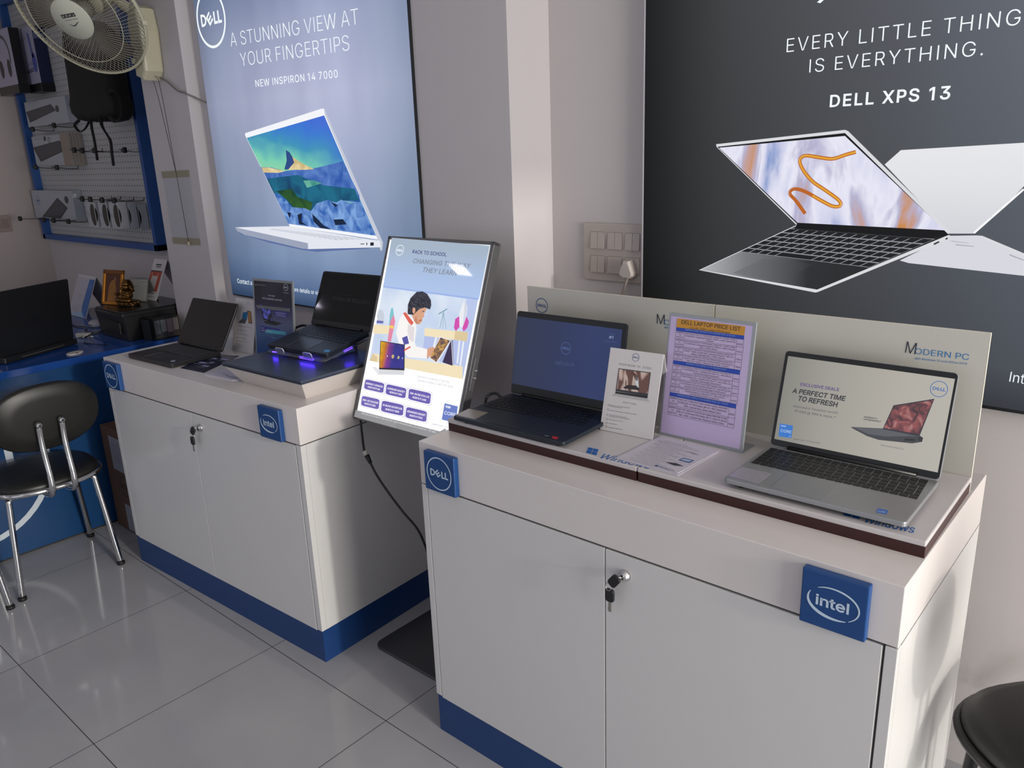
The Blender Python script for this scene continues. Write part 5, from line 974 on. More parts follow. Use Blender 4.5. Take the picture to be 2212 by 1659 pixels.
def f3(g, M, cx, cy):
    for a in (-.03, .0): A(g, [(a, .0), (a+.022, .002), (a+.018, .022), (a-.004, .020)], INKB, 1, M)
    scribble(g, (-.06, -.02, -.01, -.03, .006), QUIET, 1, M); scribble(g, (-.01, -.035, .05, -.03, .006), INKB, 1, M)
sheet('white leaflet with blue blocks tucked beside the flared riser', [(-2.628, 1.332), (-2.470, 1.350), (-2.430, 1.400), (-2.480, 1.470), (-2.640, 1.452)], .8934, .0030, PAPER, f3)
# power leads
def cable(label, pts, r, mat, sub=6, extra=None, name='power_cable'):
    o0 = Vector(pts[0]); g = G(); g.tube([Vector(p) - o0 for p in pts], r, mat, 8, sub=sub)
    if extra: extra(g, o0)
    o = obj(name, g); o.location = o0; return tag(o, label, 'cable')
BLKC = MT('#0e0e10', .45)
cable('black power lead plugged into the side of the dark navy laptop', [(-1.4445, 1.600, .947), (-1.462, 1.604, .950), (-1.484, 1.612, .953), (-1.502, 1.606, .948), (-1.508, 1.592, .930), (-1.503, 1.585, .86), (-1.515, 1.60, .60), (-1.52, 1.62, .20), (-1.515, 1.65, .013)], .0042, BLKC)
cable('black power lead curling from the raised dark laptop', [(-2.445, 1.672, 1.018), (-2.490, 1.672, 1.026), (-2.530, 1.655, 1.010), (-2.552, 1.645, .975), (-2.560, 1.66, .93), (-2.55, 1.72, .902), (-2.50, 1.80, .902)], .0045, BLKC)
def plug(g, o0):
    g.cyl(Vector((-1.962, 1.50, .688)) - o0, Vector((-1.945, 1.50, .665)) - o0, .0085, BLKC, .006); g.cyl(Vector((-1.972, 1.50, .70)) - o0, Vector((-1.962, 1.50, .688)) - o0, .008, MT('#b8b4ae', .4))
cable('black lead hanging below the bright tilted poster', [(-1.99, 1.51, .802), (-1.983, 1.505, .765), (-1.972, 1.50, .70), (-1.955, 1.50, .678), (-1.92, 1.50, .63), (-1.86, 1.50, .575), (-1.80, 1.50, .53), (-1.75, 1.52, .46), (-1.73, 1.55, .30), (-1.72, 1.60, .02)], .0038, BLKC, 6, plug)

# ---------------------------------------------------------------- blue desk and what stands on it
DBLUE = MT('#123a66', .25, var=.05, scale=6); DTOP = MT('#173f82', .14, var=.04, scale=8)
desk = thing('service_desk', 'glossy blue desk with a large white ring emblem on its front', 'desk', (-4.30, 1.0, 0))
g = G(); MD = TR(4.30, -1.0, 0)
g.box((-4.95, .15, .781), (-3.70, 1.826, .812), DTOP, .0015, MD); g.box((-4.95, 1.826, .781), (-3.79, 2.126, .812), DTOP, 0, MD); obj('desk_top', g, desk)
g = G(); g.box((-3.73, .18, .01), (-3.7005, 1.82, .781), DBLUE, .001, MD); g.box((-3.735, .19, 0), (-3.71, 1.81, .012), MT('#15120f', .6), 0, MD)
ringlogo(g, (.794, .42), .329, MT('#b9c2cb', .4), 1, MD @ TR(-3.7, 0, 0) @ RZ(90), .075); obj('front_panel', g, desk)
g = G(); g.box((-4.9, 1.75, 0), (-3.80, 1.80, .781), DBLUE, 0, MD); obj('side_panel', g, desk)
g = G(); g.box((-4.9, .20, 0), (-3.74, .24, .781), DBLUE, 0, MD); obj('side_panel', g, desk)
# laptop seen from behind
BLK1 = MT('#0b0c0f', .45, var=.08, scale=40); BLK2 = MT('#08090b', .4)
rt, MB_, M_ = laptop('black laptop standing open with its back to the room on the blue desk', (-4.206, 1.326, .812), -67.9, .385, .25, .028, .285, 7, 0, BLK1, BLK2, None, BLK2, None, 15, scr=(BLACKSCR,), scr_rect=(.012, .02, .373, .265), hinge_in=.030)
g = G(); ringlogo(g, (.192, .135), .023, MT('#1e2026', .3, .5), 1, M_ @ TR(.385, .0077, 0) @ RZ(180), .08); obj('back_emblem', g, [c for c in rt.children if c.name.startswith('lid')][0])
g = G(); g.box((.08, .2502, .014), (.30, .2512, .0165), MT('#6a655c', .3, .5)); obj('vent_strip', g, rt)
# cable grommet
g = G(); M0 = RZ(-55)
g.lathe([(.0001, 0), (.031, 0), (.033, .002), (.032, .0045), (.027, .005), (.0001, .005)], MT('#bcb6b0', .4), M0, 36, 1.25, .95); g.box((.008, -.030, .0048), (.018, -.015, .0054), MT('#20222c', .5), 0, RZ(60))
o = obj('cable_grommet', g); o.location = (-3.786, 1.330, .812); tag(o, 'oval white cable grommet on the edge of the blue desk', 'grommet')
# printer
pt_ = thing('printer', 'black ink-tank printer on the blue desk carrying a bronze figurine', 'printer', (-3.955, 1.72, .812))
PB = MT('#0d0d10', .38, var=.08, scale=30); PB2 = MT('#16161a', .25, var=.05)
g = G(); g.prism([(-.140, -.135), (.150, -.135), (.150, .175), (-.140, .175)], .002, .120, PB, None, 0, top=[(-.145, -.150), (.152, -.145), (.152, .185), (-.145, .185)]); g.rbox(-.147, -.155, .155, .19, .118, .135, .012, PB, None, .002)
for x in (-.12, .13):
    for y in (-.12, .16): g.cyl((x, y, 0), (x, y, .003), .01, PB)
obj('body', g, pt_)
g = G(); g.rbox(-.144, -.150, .152, .186, .1355, .142, .012, PB2, None, .0015); g.box((-.12, -.1555, .131), (.02, -.150, .1345), MT('#6a675f', .3, .5)); obj('scanner_lid', g, pt_)
g = G(); g.box((-.115, -.149, .030), (.10, -.140, .085), MT('#08080a', .5), .002); g.box((-.12, -.150, .088), (.07, -.1445, .0905), MT('#2b2a2b', .3)); obj('paper_tray', g, pt_)
tk = G(); tk.prism([(.157, -.055), (.249, -.055), (.249, .072), (.157, .072)], .001, .105, PB, None, .002); tk.prism([(.157, -.075), (.175, -.075), (.215, -.056), (.157, -.056)], .001, .098, PB)
tko = obj('ink_tank', tk, pt_)
TANK = art_mat('tank_windows', lambda N, L: ramp(N, L, lin_grad(N, L, 1, -.05, .10), [(0, '#565c62'), (0.30, '#5a5f66'), (0.36, '#6a6068'), (0.62, '#6a5f66'), (0.68, '#66605c'), (1, '#605c58')]), False, rough=.2)
for k in range(4):
    w = G(); y = -.050 + k*.030; w.box((.249, y, .012), (.2502, y+.027, .095), TANK, .0006); w.box((.2502, y+.001, .014), (.2506, y+.026, .030 + .006*(k % 2)), MT(('#2c2c31', '#272c36', '#33272e', '#33302a')[k], .3)); obj('ink_window', w, tko)
# seated bronze figurine
BRZ = MT('#6b4d26', .28, .85, var=.35, scale=120, bump=.25); BRD = MT('#3a2812', .35, .8, var=.3, scale=90)
fg = thing('figurine', 'seated bronze elephant-headed figurine on top of the black printer', 'figurine', (-3.985, 1.690, .9545), 6)
fg.scale = (1.18, 1.12, .86)
g = G()
g.lathe([(.0001, 0), (.046, 0), (.049, .006), (.043, .012), (.050, .018), (.044, .024), (.036, .028), (.0001, .028)], BRD, None, 28, 1.0, .85)
for k in range(14):
    a = 2*math.pi*k/14; g.ball((.045*math.cos(a), .038*math.sin(a), .016), (.010, .010, .008), BRZ)
obj('lotus_base', g, fg)
g = G()
g.ball((0, 0, .058), (.026, .021, .030), BRZ); g.ball((0, -.008, .050), (.024, .022, .022), BRZ)
for s in (-1, 1):
    g.tube([(s*.014, -.004, .036), (s*.038, -.016, .034), (s*.034, -.030, .033), (s*.006, -.034, .034)], .0115, BRZ, 10, sub=5)
    g.tube([(s*.020, 0, .080), (s*.036, -.004, .070), (s*.040, -.018, .060), (s*.034, -.030, .066)], .0068, BRZ, 8, sub=5); g.ball((s*.034, -.031, .068), .0075, BRZ)
    g.tube([(s*.020, .004, .082), (s*.040, .006, .084), (s*.044, -.004, .096)], .0058, BRZ, 8, sub=5); g.ball((s*.044, -.005, .099), .0065, BRZ)
    g.ball((s*.024, .002, .103), (.012, .004, .014), BRZ)
g.ball((0, -.004, .102), (.017, .016, .018), BRZ)
g.tube([(0, -.018, .102), (.001, -.028, .092), (.003, -.029, .078), (.010, -.029, .068), (.018, -.030, .066)], .0062, BRZ, 10, sub=6)
obj('figure', g, fg)
g = G(); g.lathe([(.0001, 0), (.016, 0), (.018, .006), (.014, .014), (.009, .024), (.004, .032), (.0001, .034)], BRZ, TR(0, -.002, .114), 20); g.ball((0, .014, .105), (.032, .006, .040), BRD); obj('crown', g, fg)
# gilt frame
GILT = MT('#b5782a', .3, .75, var=.3, scale=60); GILT2 = MT('#6d3f17', .4, .4, var=.2)
pf = thing('picture_frame', 'small gilt picture frame leaning behind the bronze figurine', 'picture frame', (-4.140, 1.625, .9545), 14)
M = RX(-15); FW, FH = .145, .172
g = G(); g.box((.004, .003, 0), (FW-.004, .008, FH), GILT2, 0, M)
for a, b, m in (((0, -.006, 0), (.016, .006, FH), GILT), ((FW-.016, -.006, 0), (FW, .006, FH), GILT), ((0, -.006, FH-.022), (FW, .006, FH), GILT2), ((0, -.006, 0), (FW, .006, .014), GILT)): g.box(a, b, m, .0025, M)
obj('moulding', g, pf)
g = G(); A(g, [(.016, .014), (FW-.016, .014), (FW-.016, FH-.022), (.016, FH-.022)], MT('#4a2413', .3, .2, var=.2), 1, M)
A(g, [(.035, .014), (.100, .014), (.096, .08), (.088, .112), (.078, .125), (.060, .118), (.044, .095)], MT('#8a5e2a', .35, .4, var=.35, scale=70), 2, M); A(g, [(.078, .118), (.090, .112), (.094, .128), (.086, .142), (.080, .13)], MT('#7a5140', .4, .2), 3, M)
obj('picture', g, pf)
# silver desk calendar, payment card, brochure tent, router
def blank(g, M): pass
SLV = MT('#8f9192', .3, .4, var=.05)
def cal(g, M):
    g.box((.006, -.001, .006), (.124, .0002, .112), MT('#a9aaa6', .35), 0, M); scribble(g, (.03, .075, .07, .075, .006), INKG, 4, M); scribble(g, (.085, .100, .115, .100, .005), INKG, 4, M)
r = tent('silver tent-shaped desk calendar behind the bronze figurine', (-4.105, 1.735, .9545), 18, 17, .13, .122, cal, 'desk_calendar', 'calendar')
for c in r.children:
    c.data.materials[0] = SLV
def pay(g, M):
    A(g, [(.004, .048), (.106, .048), (.106, .150), (.004, .150)], MT('#a83a1c', .4, var=.04), 4, M); A(g, [(.004, .150), (.106, .150), (.106, .156), (.004, .156)], MT('#2c1a24', .4), 4, M)
    A(g, [(.026, .058), (.082, .058), (.082, .128), (.026, .128)], MT('#bcb6b4', .45), 5, M)
    for x in (.022, .078): band(g, ellipse((x, .138), .005, .007, 14), ellipse((x, .138), .003, .005, 14), MT('#c9b8b4', .4), 5, M)
    scribble(g, (.030, .036, .090, .036, .008), INK, 4, M); scribble(g, (.02, .018, .095, .018, .005), INKG, 4, M); scribble(g, (.036, .184, .084, .184, .010), INK, 4, M, .7); scribble(g, (.040, .174, .084, .174, .008), INK, 4, M, .6)
tent('tall white payment card with an orange-red panel at the back of the printer', (-4.085, 1.805, .9545), 4, 26, .122, .218, pay, 'payment_card_stand')
NBL = MT('#2460a8', .35, var=.05)
def bro(g, M):
    A(g, [(.0, .004), (.230, .004), (.230, .222), (.0, .222)], MT('#b1adb8', .45), 4, M)
    A(g, [(.168, .218), (.230, .218), (.230, .004), (.205, .004), (.165, .030), (.150, .06)], NBL, 5, M); ringlogo(g, (.198, .175), .017, MT('#7f9cc8', .4), 6, M, .1)
    A(g, [(.0, .008), (.165, .030), (.205, .004), (.15, .004)], MT('#8fb2d4', .4), 5, M)
    for v, a, b in ((.120, .07, .115), (.112, .07, .115), (.062, .085, .125), (.048, .03, .12), (.040, .03, .12), (.030, .03, .115)): scribble(g, (a, v, b, v, .007), QUIET, 6, M)
tent('white and blue tent brochure standing behind the black laptop', (-4.850, 1.712, .812), 0, 23, .235, .236, bro, 'brochure_stand', 'brochure')
tn = G(); tn.rbox(-.0, -.0, .185, .003, 0, .200, .0012, NBL, RX(-14)); o = obj('blue_folder', tn); o.location = (-4.975, 1.795, .812); tag(o, 'plain blue folder standing behind the white and blue brochure', 'folder')
g = G(); g.lathe([(.0001, 0), (.050, 0), (.054, .008), (.050, .022), (.036, .030), (.0001, .033)], MT('#a9a8b0', .4), None, 28, 1.0, .72); g.box((-.02, -.0385, .010), (.02, -.036, .016), MT('#55565e', .4)); o = obj('wifi_router', g); o.location = (-4.345, 1.66, .812); tag(o, 'rounded white network box among the leads beside the printer', 'router')
g = G(); g.rbox(-.035, -.014, .035, .014, 0, .022, .006, MT('#8e8c8c', .4), None, .003); o = obj('power_adapter', g); o.location = (-4.115, 1.50, .812); o.rotation_euler = (0, 0, R_(35)); tag(o, 'small white power adapter in the tangle of leads behind the laptop', 'adapter')
for k, (lab, pts, m, rr) in enumerate((('black lead looping nearest the back of the black laptop', [(-4.02, 1.47, .83), (-3.985, 1.50, .845), (-3.99, 1.545, .850), (-4.04, 1.56, .838), (-4.10, 1.54, .820)], BLKC, .0035),
    ('black lead running under the white network box', [(-4.55, 1.60, .816), (-4.42, 1.585, .816), (-4.33, 1.60, .818), (-4.24, 1.56, .816), (-4.16, 1.57, .816)], BLKC, .003),
    ('thin pale lead tangled at the hinge of the black laptop', [(-4.00, 1.455, .834), (-4.02, 1.48, .838), (-4.00, 1.50, .828), (-4.05, 1.51, .824), (-4.03, 1.475, .830), (-4.09, 1.49, .822)], MT('#a8a6a4', .4), .002),
    ('thin black lead trailing across the blue desk towards the printer', [(-3.965, 1.44, .8145), (-3.91, 1.46, .8145), (-3.86, 1.475, .8145), (-3.83, 1.50, .8145)], BLKC, .0018))):
    cable(lab, pts, rr, m)

# ---------------------------------------------------------------- chairs
LEATH = MT('#121210', .42, var=.12, scale=60, bump=.05); CAPK = MT('#0c0c0c', .6); BLKM = MT('#161618', .35, .2)
def supell(rx, ry, p=2.6, n=48):
    o = []
    for k in range(n):
        a = 2*math.pi*k/n; c, s = math.cos(a), math.sin(a)
        o.append((rx*math.copysign(abs(c)**(2/p), c), ry*math.copysign(abs(s)**(2/p), s)))
    return o
def chair(label, loc, rz, metal, rim, group, leg_r=.0115, feet=((.140, .185), (.118, -.188), (-.237, .215), (-.245, -.190))):
    t = thing('chair', label, 'chair', loc, rz, group)
    g = G(); P0 = supell(.190, .200)
    lay = [(.94, .432), (1.0, .440), (1.0, .452), (.97, .462), (.85, .470), (.5, .474), (.05, .475)]
    tm = bmesh.new(); rings = [[tm.verts.new((x*s, y*s, z)) for x, y in P0] for s, z in lay]; n = len(P0)
    for a, b in zip(rings, rings[1:]):
        for k in range(n): tm.faces.new((a[k], a[(k+1) % n], b[(k+1) % n], b[k]))
    tm.faces.new(rings[0][::-1]); tm.faces.new(rings[-1]); g.put(tm, LEATH, None, True); obj('seat', g, t)
    g = G(); g.tube([(x*1.015, y*1.015, .434) for x, y in P0], .0105, rim, 8, True); g.box((-.15, -.02, .418), (.15, .02, .426), rim); g.box((-.02, -.16, .418), (.02, .16, .426), rim); obj('seat_rim', g, t)
    for fx, fy in feet:
        sx, sy = math.copysign(.085, fx), math.copysign(.10, fy); kx, ky = sx + .55*(fx-sx), sy + .62*(fy-sy)
        g = G(); g.tube([(sx, sy, .416), (sx+.35*(kx-sx), sy+.35*(ky-sy), .4165), (kx, ky, .405), (kx+.14*(fx-kx), ky+.14*(fy-ky), .372), (fx-.3*(fx-kx), fy-.3*(fy-ky), .14), (fx, fy, .008)], leg_r, metal, 10, sub=6)
        lg = obj('leg', g, t); g = G(); g.cyl((fx, fy, 0), (fx, fy, .012), .0155, CAPK); obj('foot_cap', g, lg)
    MBk = TR(.205, .0, .722) @ RY(9)
    g = G(); tm = bmesh.new(); B0 = supell(.132, .192, 2.35)
    lay = [(.93, -.017), (1.0, -.008), (1.0, .004), (.95, .013), (.6, .017), (.05, .018)]
    rings = [[tm.verts.new((z + .16*(y*s)**2*-1 , y*s, x*s)) for x, y in B0] for s, z in lay]; n = len(B0)
    for a, b in zip(rings, rings[1:]):
        for k in range(n): tm.faces.new((a[k], a[(k+1) % n], b[(k+1) % n], b[k]))
    tm.faces.new(rings[0][::-1]); tm.faces.new(rings[-1]); bmesh.ops.recalc_face_normals(tm, faces=tm.faces[:]); g.put(tm, LEATH, MBk, True); obj('backrest', g, t)
    for y in (-.040, .040):
        g = G(); g.tube([(.02, y, .414), (.14, y, .411), (.205, y, .417), (.238, y, .442), (.243, y, .49), (.232, y, .56), (.226, y, .63), (.232, y, .700)], leg_r, metal, 10, sub=6)
        b = obj('back_tube', g, t); g = G(); g.lathe([(.0001, .014), (.006, .014), (.010, .010), (.013, .004), (.0135, -.004), (.0001, -.006)], metal, TR(.236, y, .704) @ RY(85), 18); g.cyl((.2495, y, .7052), (.2515, y, .7054), .005, CAPK); obj('bolt', g, b)
    return t
CG = 'chairs with oval black backs'
chair('black oval-backed chair with chrome legs facing the blue desk', (-3.412, .985, 0), 0, CHROME, CHROME, CG)
chair('chrome-legged chair at the left edge of the photo, showing only a leg', (-3.405, .560, 0), 0, CHROME, CHROME, CG)
chair('all-black chair with a round padded seat right of the near cabinet', (-.028, 1.670, 0), -41, BLKM, BLKM, CG, .0135, ((.15, .15), (.15, -.15), (-.15, .14), (-.15, -.14))).scale = (1, 1, 1.055)
# carton beside the desk
KRAFT = MT('#5a4230', .7, var=.08, scale=50); LABW = MT('#8b8a92', .5)
bx_ = thing('cardboard_box', 'tall brown cardboard box standing between the blue desk and the far cabinet', 'box', (-3.47, 1.52, 0))
g = G(); g.box((-.205, -.185, 0), (.205, .20, .495), KRAFT, .003); M = TR(0, -.1852, 0)
ringlogo(g, (-.045, .23), .05, MT('#2a1d14', .7), 1, M, .08); g.box((-.02, -.186, .495), (.02, .20, .4957), MT('#6b553f', .4)); obj('carton', g, bx_)
for q, vs_ in (([(-.13, .30), (-.01, .30), (-.01, .46), (-.13, .46)], (.34, .35, .36, .42)), ([(-.085, .01), (.06, .01), (.06, .14), (-.085, .14)], (.05, .08))):
    g = G(); A(g, q, LABW, 2, M)
    for v in vs_: scribble(g, (q[0][0]+.03, v, q[1][0]-.03, v, .007), INKG, 3, M)
    obj('label_sticker', g, bx_)

# ---------------------------------------------------------------- pegboard with boxed accessories
PBLUE = MT('#1d4f93', .4, var=.05, scale=10)
def peg(N, L):
    tc = N.new('ShaderNodeTexCoord'); sp = N.new('ShaderNodeSeparateXYZ'); L.new(tc.outputs['Object'], sp.inputs[0])
    q = []
    for ax in (0, 2):
        f = mth(N, L, 'SUBTRACT', mth(N, L, 'FRACT', mth(N, L, 'DIVIDE', mth(N, L, 'ADD', sp.outputs[ax], 10.0), .0325)), .5); q.append(mth(N, L, 'MULTIPLY', f, f))
    d = mth(N, L, 'SQRT', mth(N, L, 'ADD', q[0], q[1]))
    return mixc(N, L, mth(N, L, 'LESS_THAN', d, .13), '#b4b4b4', '#2c2c2e')
pgb = thing('pegboard', 'white perforated board in a blue frame on the back wall beside the corner', 'pegboard', (-5.23, 2.129, 1.15))
X0, X1, Z0, Z1 = -6.045, -4.405, 1.150, 2.640
MPG = TR(5.23, -2.129, -1.15)
g = G(); g.box((X0+.02, 2.115, Z0+.02), (X1-.02, 2.1285, Z1-.02), art_mat('perforated_board', peg, False, rough=.5), 0, MPG); obj('board', g, pgb)
g = G()
for a, b in (((X0, 2.070, Z0), (X0+.034, 2.1285, Z1)), ((X1-.034, 2.070, Z0), (X1, 2.1285, Z1)), ((X0, 2.070, Z0), (X1, 2.1285, Z0+.034)), ((X0, 2.070, Z1-.034), (X1, 2.1285, Z1))): g.box(a, b, PBLUE, .0012, MPG)
obj('frame', g, pgb)
WIRE = MT('#3a3a3c', .3, .7); HK = MT('#0d0d0f', .45); HG = 'pegboard hooks with black end caps'
rows_ = (('fourth row from the top', ((-4.561, 1.421, .165, 'rightmost'), (-4.685, 1.422, .178, 'second from the right'), (-4.851, 1.424, .173, 'third from the right'), (-4.974, 1.425, .168, 'leftmost'))),
    ('bottom row', ((-5.378, 1.281, .115, 'rightmost'), (-5.555, 1.283, .135, 'second from the right'), (-5.664, 1.286, .155, 'third from the right'), (-5.892, 1.292, .215, 'leftmost'))),
    ('second row from the top', ((-4.514, 1.682, .085, 'rightmost'), (-4.731, 1.687, .152, 'second from the right'), (-4.879, 1.691, .158, 'third from the right'), (-4.988, 1.696, .157, 'leftmost'))),
    ('pair under the plastic-wrapped box', ((-5.372, 1.604, .125, 'right-hand'), (-5.695, 1.611, .130, 'left-hand'))), ('pair under the upper keyboard box', ((-5.330, 1.845, .112, 'right-hand'), (-5.635, 1.836, .125, 'left-hand'))))
for rl, hs in rows_:
    for x, z, ln_, pos in hs:
        t = thing('peg_hook', 'wire hook with black cap, %s of the %s' % (pos, rl), 'hook', (x, 2.1145, z), 0, HG)
        tip = .028 if ln_ < .2 else .0
        g = G(); g.tube([(0, 0, .018), (0, -.003, .004), (0, -.010, 0), (0, -ln_*.5, .001), (0, -ln_, .010), (0, -ln_-tip, .016)], .0020, WIRE, 6, sub=3); obj('rod', g, t)
        g = G(); g.box((-.0125, -ln_-.010, -.004), (.0125, -ln_+.010, .026), HK, .005); obj('end_cap', g, t)
tg = thing('price_tag', 'small white price tag at the tip of a mouse-box hook', 'tag', (-4.974, 1.905, 1.446)); g = G(); g.box((-.022, -.001, 0), (.022, .001, .022), CARDW, .0005, RX(-20)); g.tube([(0, .004, .004), (0, .010, -.004)], .0018, WIRE, 6); scribble(g, (-.016, .006, .016, .006, .006), INKG, 4, RX(-20)); obj('label', g, tg)
# boxed mice
MBX = MT('#aeb0b6', .4, var=.02); MPIC = MT('#24211f', .35, .1, var=.15, scale=60)
def mousebox(label, x1, yf, z0):
    t = thing('mouse_box', label, 'box', (x1-.107, yf, z0), 0, 'boxed computer mice on the pegboard')
    g = G(); g.box((0, 0, 0), (.107, .050, .142), MBX, .001); ringlogo(g, (.020, .070), .010, INKBL, 1, TR(0, -.0002, 0), .12)
    g.box((.035, .022, .142), (.072, .025, .152), MBX)
    q = ellipse((.083, .070), .037, .062, 40); A(g, [p for p in q if p[0] < .1066], MPIC, 1, TR(0, -.0002, 0))
    q2 = [(.107 + max(0, p[0]-.107), p[1]) for p in q if p[0] >= .1066]
    M = TR(.1072, 0, 0) @ RZ(90); A(g, [(p[0]-.107, p[1]) for p in q2] + [], MPIC, 1, M) if len(q2) > 2 else None
    obj('carton', g, t); return t
mousebox('mouse box with a grey mouse picture, leftmost of the five', -4.853, 1.955, 1.278); mousebox('mouse box with a grey mouse picture, second from the left of the five', -4.690, 1.955, 1.279)
mousebox('mouse box with its pale side in full view, middle of the five', -4.538, 1.951, 1.280); mousebox('mouse box hung behind the middle one, second from the right', -4.541, 2.005, 1.274); mousebox('mouse box closest to the board, rightmost of the five', -4.538, 2.059, 1.264)
# keyboard sets
KBX = MT('#a9adb6', .4, var=.02); KPIC = MT('#30333a', .35, var=.1, scale=80); KSH = MT('#45474f', .4)
def kbox(label, x0, x1, yf, yb, z0, z1, fn, grp='boxed keyboard sets on the pegboard', mat=None):
    t = thing('keyboard_box', label, 'box', (x0, yf, z0), 0, grp); g = G(); g.box((0, 0, 0), (x1-x0, yb-yf, z1-z0), mat or KBX, .0015); fn(g, TR(0, -.0003, 0)); obj('carton', g, t); return t
def k1(g, M):
    A(g, [(0.1147,0.0069),(0.4349,0.1349),(0.5713,0.0718),(0.4256,0.0014)], KPIC, 1, M); A(g, [(0.1713,0.0159),(0.4359,0.1218),(0.5387,0.0726),(0.4229,0.0191)], KSH, 2, M)
    A(g, ellipse([(0.575,0.1234)][0], .030, .023, 24), KPIC, 2, M); ringlogo(g, [(0.1025,0.1118)][0], .030, INKBL, 1, M, .09)
kbox('pale box with a tilted keyboard and mouse picture left of the mouse boxes', -6.070, -5.395, 2.056, 2.113, 1.294, 1.473, k1)
def k2(g, M):
    A(g, [(-0.0014,0.1168),(0.4398,0.145),(0.5394,0.0913),(0.0833,0.0266)], KPIC, 1, M); A(g, [(0.0344,0.1102),(0.4276,0.1347),(0.5065,0.0948),(0.0922,0.0435)], KSH, 2, M); q = [(0.2835,0.1501)][0]; band(g, ellipse(q, .020, .020, 18), ellipse(q, .016, .016, 18), INK, 2, M)
    A(g, [(0.2032,0.1749),(0.2377,0.1764),(0.2324,0.1518),(0.1978,0.1502)], INK, 1, M); scribble(g, (0.0012,0.1651,0.185,0.1617,0.0084), QUIET, 1, M)
t = kbox('plastic-wrapped box with a keyboard picture in the middle of the board', -5.813, -5.235, 2.034, 2.113, 1.626, 1.807, k2)
g = G(); PLS = MT('#a89a8c', .15, 0, .5, var=.1, trans=.35); X_ = .578
for k in range(4): g.box((X_-.0002, .002+.019*k, -.004), (X_+.0025+.001*(k % 2), .017+.019*k, .186), PLS, .002)
g.box((X_-.12, -.002, -.003), (X_+.001, -.0006, .185), PLS, .0005); obj('plastic_wrap', g, t)
def k3(g, M):
    A(g, [(0.0082,0.0941),(0.4241,0.1175),(0.4825,0.077),(0.0432,0.0275)], KPIC, 1, M); A(g, [(0.0378,0.0897),(0.4131,0.1101),(0.4617,0.0781),(0.0585,0.0409)], KSH, 2, M); A(g, ellipse([(0.5083,0.0862)][0], .026, .020, 20), KPIC, 2, M); scribble(g, (0.0587,0.1417,0.2298,0.1425,0.0107), QUIET, 1, M)
kbox('upper pale box with a dark keyboard picture beside the black backpack', -5.886, -5.238, 2.056, 2.113, 1.868, 2.020, k3)
# headphone boxes
HWH = MT('#a8a4ba', .4, var=.02); HNV = MT('#1c2350', .4, var=.05); HBK = MT('#131318', .25)
def hbox(label, x0, x1, yf, yb, z0, z1, side, fn):
    t = thing('headphone_box', label, 'box', (x0, yf, z0), 0, 'boxed headphones at the top of the board'); w, d, h = x1-x0, yb-yf, z1-z0
    g = G(); g.box((0, 0, .05), (w, d, h), HWH, .001); g.box((w-.001, .001, .05), (w+.0012, d-.001, h-.001), side); g.box((-.004, -.004, 0), (w+.004, d+.004, .05), HBK, .003); fn(g, TR(0, -.0004, 0), w, h); obj('carton', g, t); return t
def h1(g, M, w, h):
    c = (w*.52, h*.58); band(g, ellipse(c, w*.36, h*.34, 40, -20, 200), ellipse(c, w*.30, h*.29, 40, -20, 200), MT('#4a4a56', .3), 1, M, False)
    for s in (-1, 1): A(g, [(c[0]+s*w*.10 + .09*w*math.cos(a)*1.0 + s*.10*w, h*.40 + .14*h*math.sin(a)) for a in [2*math.pi*k/20 for k in range(20)]], MT('#26262e', .35), 2, M)
hbox('white headphone box with a large black headphone picture at the left', -5.960, -5.640, 1.960, 2.020, 2.060, 2.430, HBK, h1)
def h2(g, M, w, h):
    W(g, 'BASS', (.03*w, .30*h, .62*w, .33*h, .055*h), MT('#2d2c4a', .4), 1, M, .02); W(g, 'EXTRA', (.03*w, .40*h, .62*w, .43*h, .05*h), MT('#7f7fa6', .4), 1, M, -.01)
    A(g, ellipse((.78*w, .45*h), .17*w, .15*h, 24), MT('#5560a8', .35), 1, M); A(g, [(.62*w, .55*h), (.80*w, .52*h), (.72*w, .88*h), (.55*w, .92*h)], MT('#6a70a6', .4), 1, M); scribble(g, (.05*w, .8*h, .45*w, .83*h, .02), QUIET, 1, M)
t = hbox('white and navy headphone box reading extra bass beside the backpack', -5.690, -5.500, 2.040, 2.110, 2.060, 2.430, HNV, h2)
g = G(); W(g, 'BASS', (.004, .30, .062, .30, .03), MT('#8e94c0', .4), 3, TR(.1912, 0, 0) @ RZ(90), .02); obj('side_print', g, t)
# black backpack hanging on the board
BAGM = MT('#050506', .8, var=.2, scale=50, bump=.2)
bag = thing('backpack', 'black backpack hanging upside down on the pegboard below the fan', 'backpack', (-4.56, 1.965, 1.86))
g = G(); tm = bmesh.new(); P0 = supell(.225, .095, 3.2, 40)
lay = [(.62, .60, -.012), (.88, .85, 0), (1.06, 1.04, .035), (1.10, 1.05, .075), (1.02, 1.0, .115), (.98, .98, .20), (.97, .95, .34), (.90, .85, .43), (.60, .5, .47)]
rings = [[tm.verts.new((x*sx, y*sy, z - .02*(x > 0)*sx)) for x, y in P0] for sx, sy, z in lay]; n = len(P0)
for a, b in zip(rings, rings[1:]):
    for k in range(n): tm.faces.new((a[k], a[(k+1) % n], b[(k+1) % n], b[k]))
tm.faces.new(rings[0][::-1]); tm.faces.new(rings[-1]); g.put(tm, BAGM, None, True); obj('bag_body', g, bag)
def strap(name, pts, w, t_=.3): g = G(); g.tube(pts, w, BAGM, 8, sub=6, flat=t_); obj(name, g, bag)
strap('strap', [(.14, -.07, .01), (.17, -.085, -.05), (.235, -.085, -.12), (.23, -.085, -.18), (.225, -.085, -.245)], .019); strap('strap', [(.03, -.075, .0), (.055, -.09, -.05), (.06, -.09, -.12), (.055, -.09, -.215)], .014)
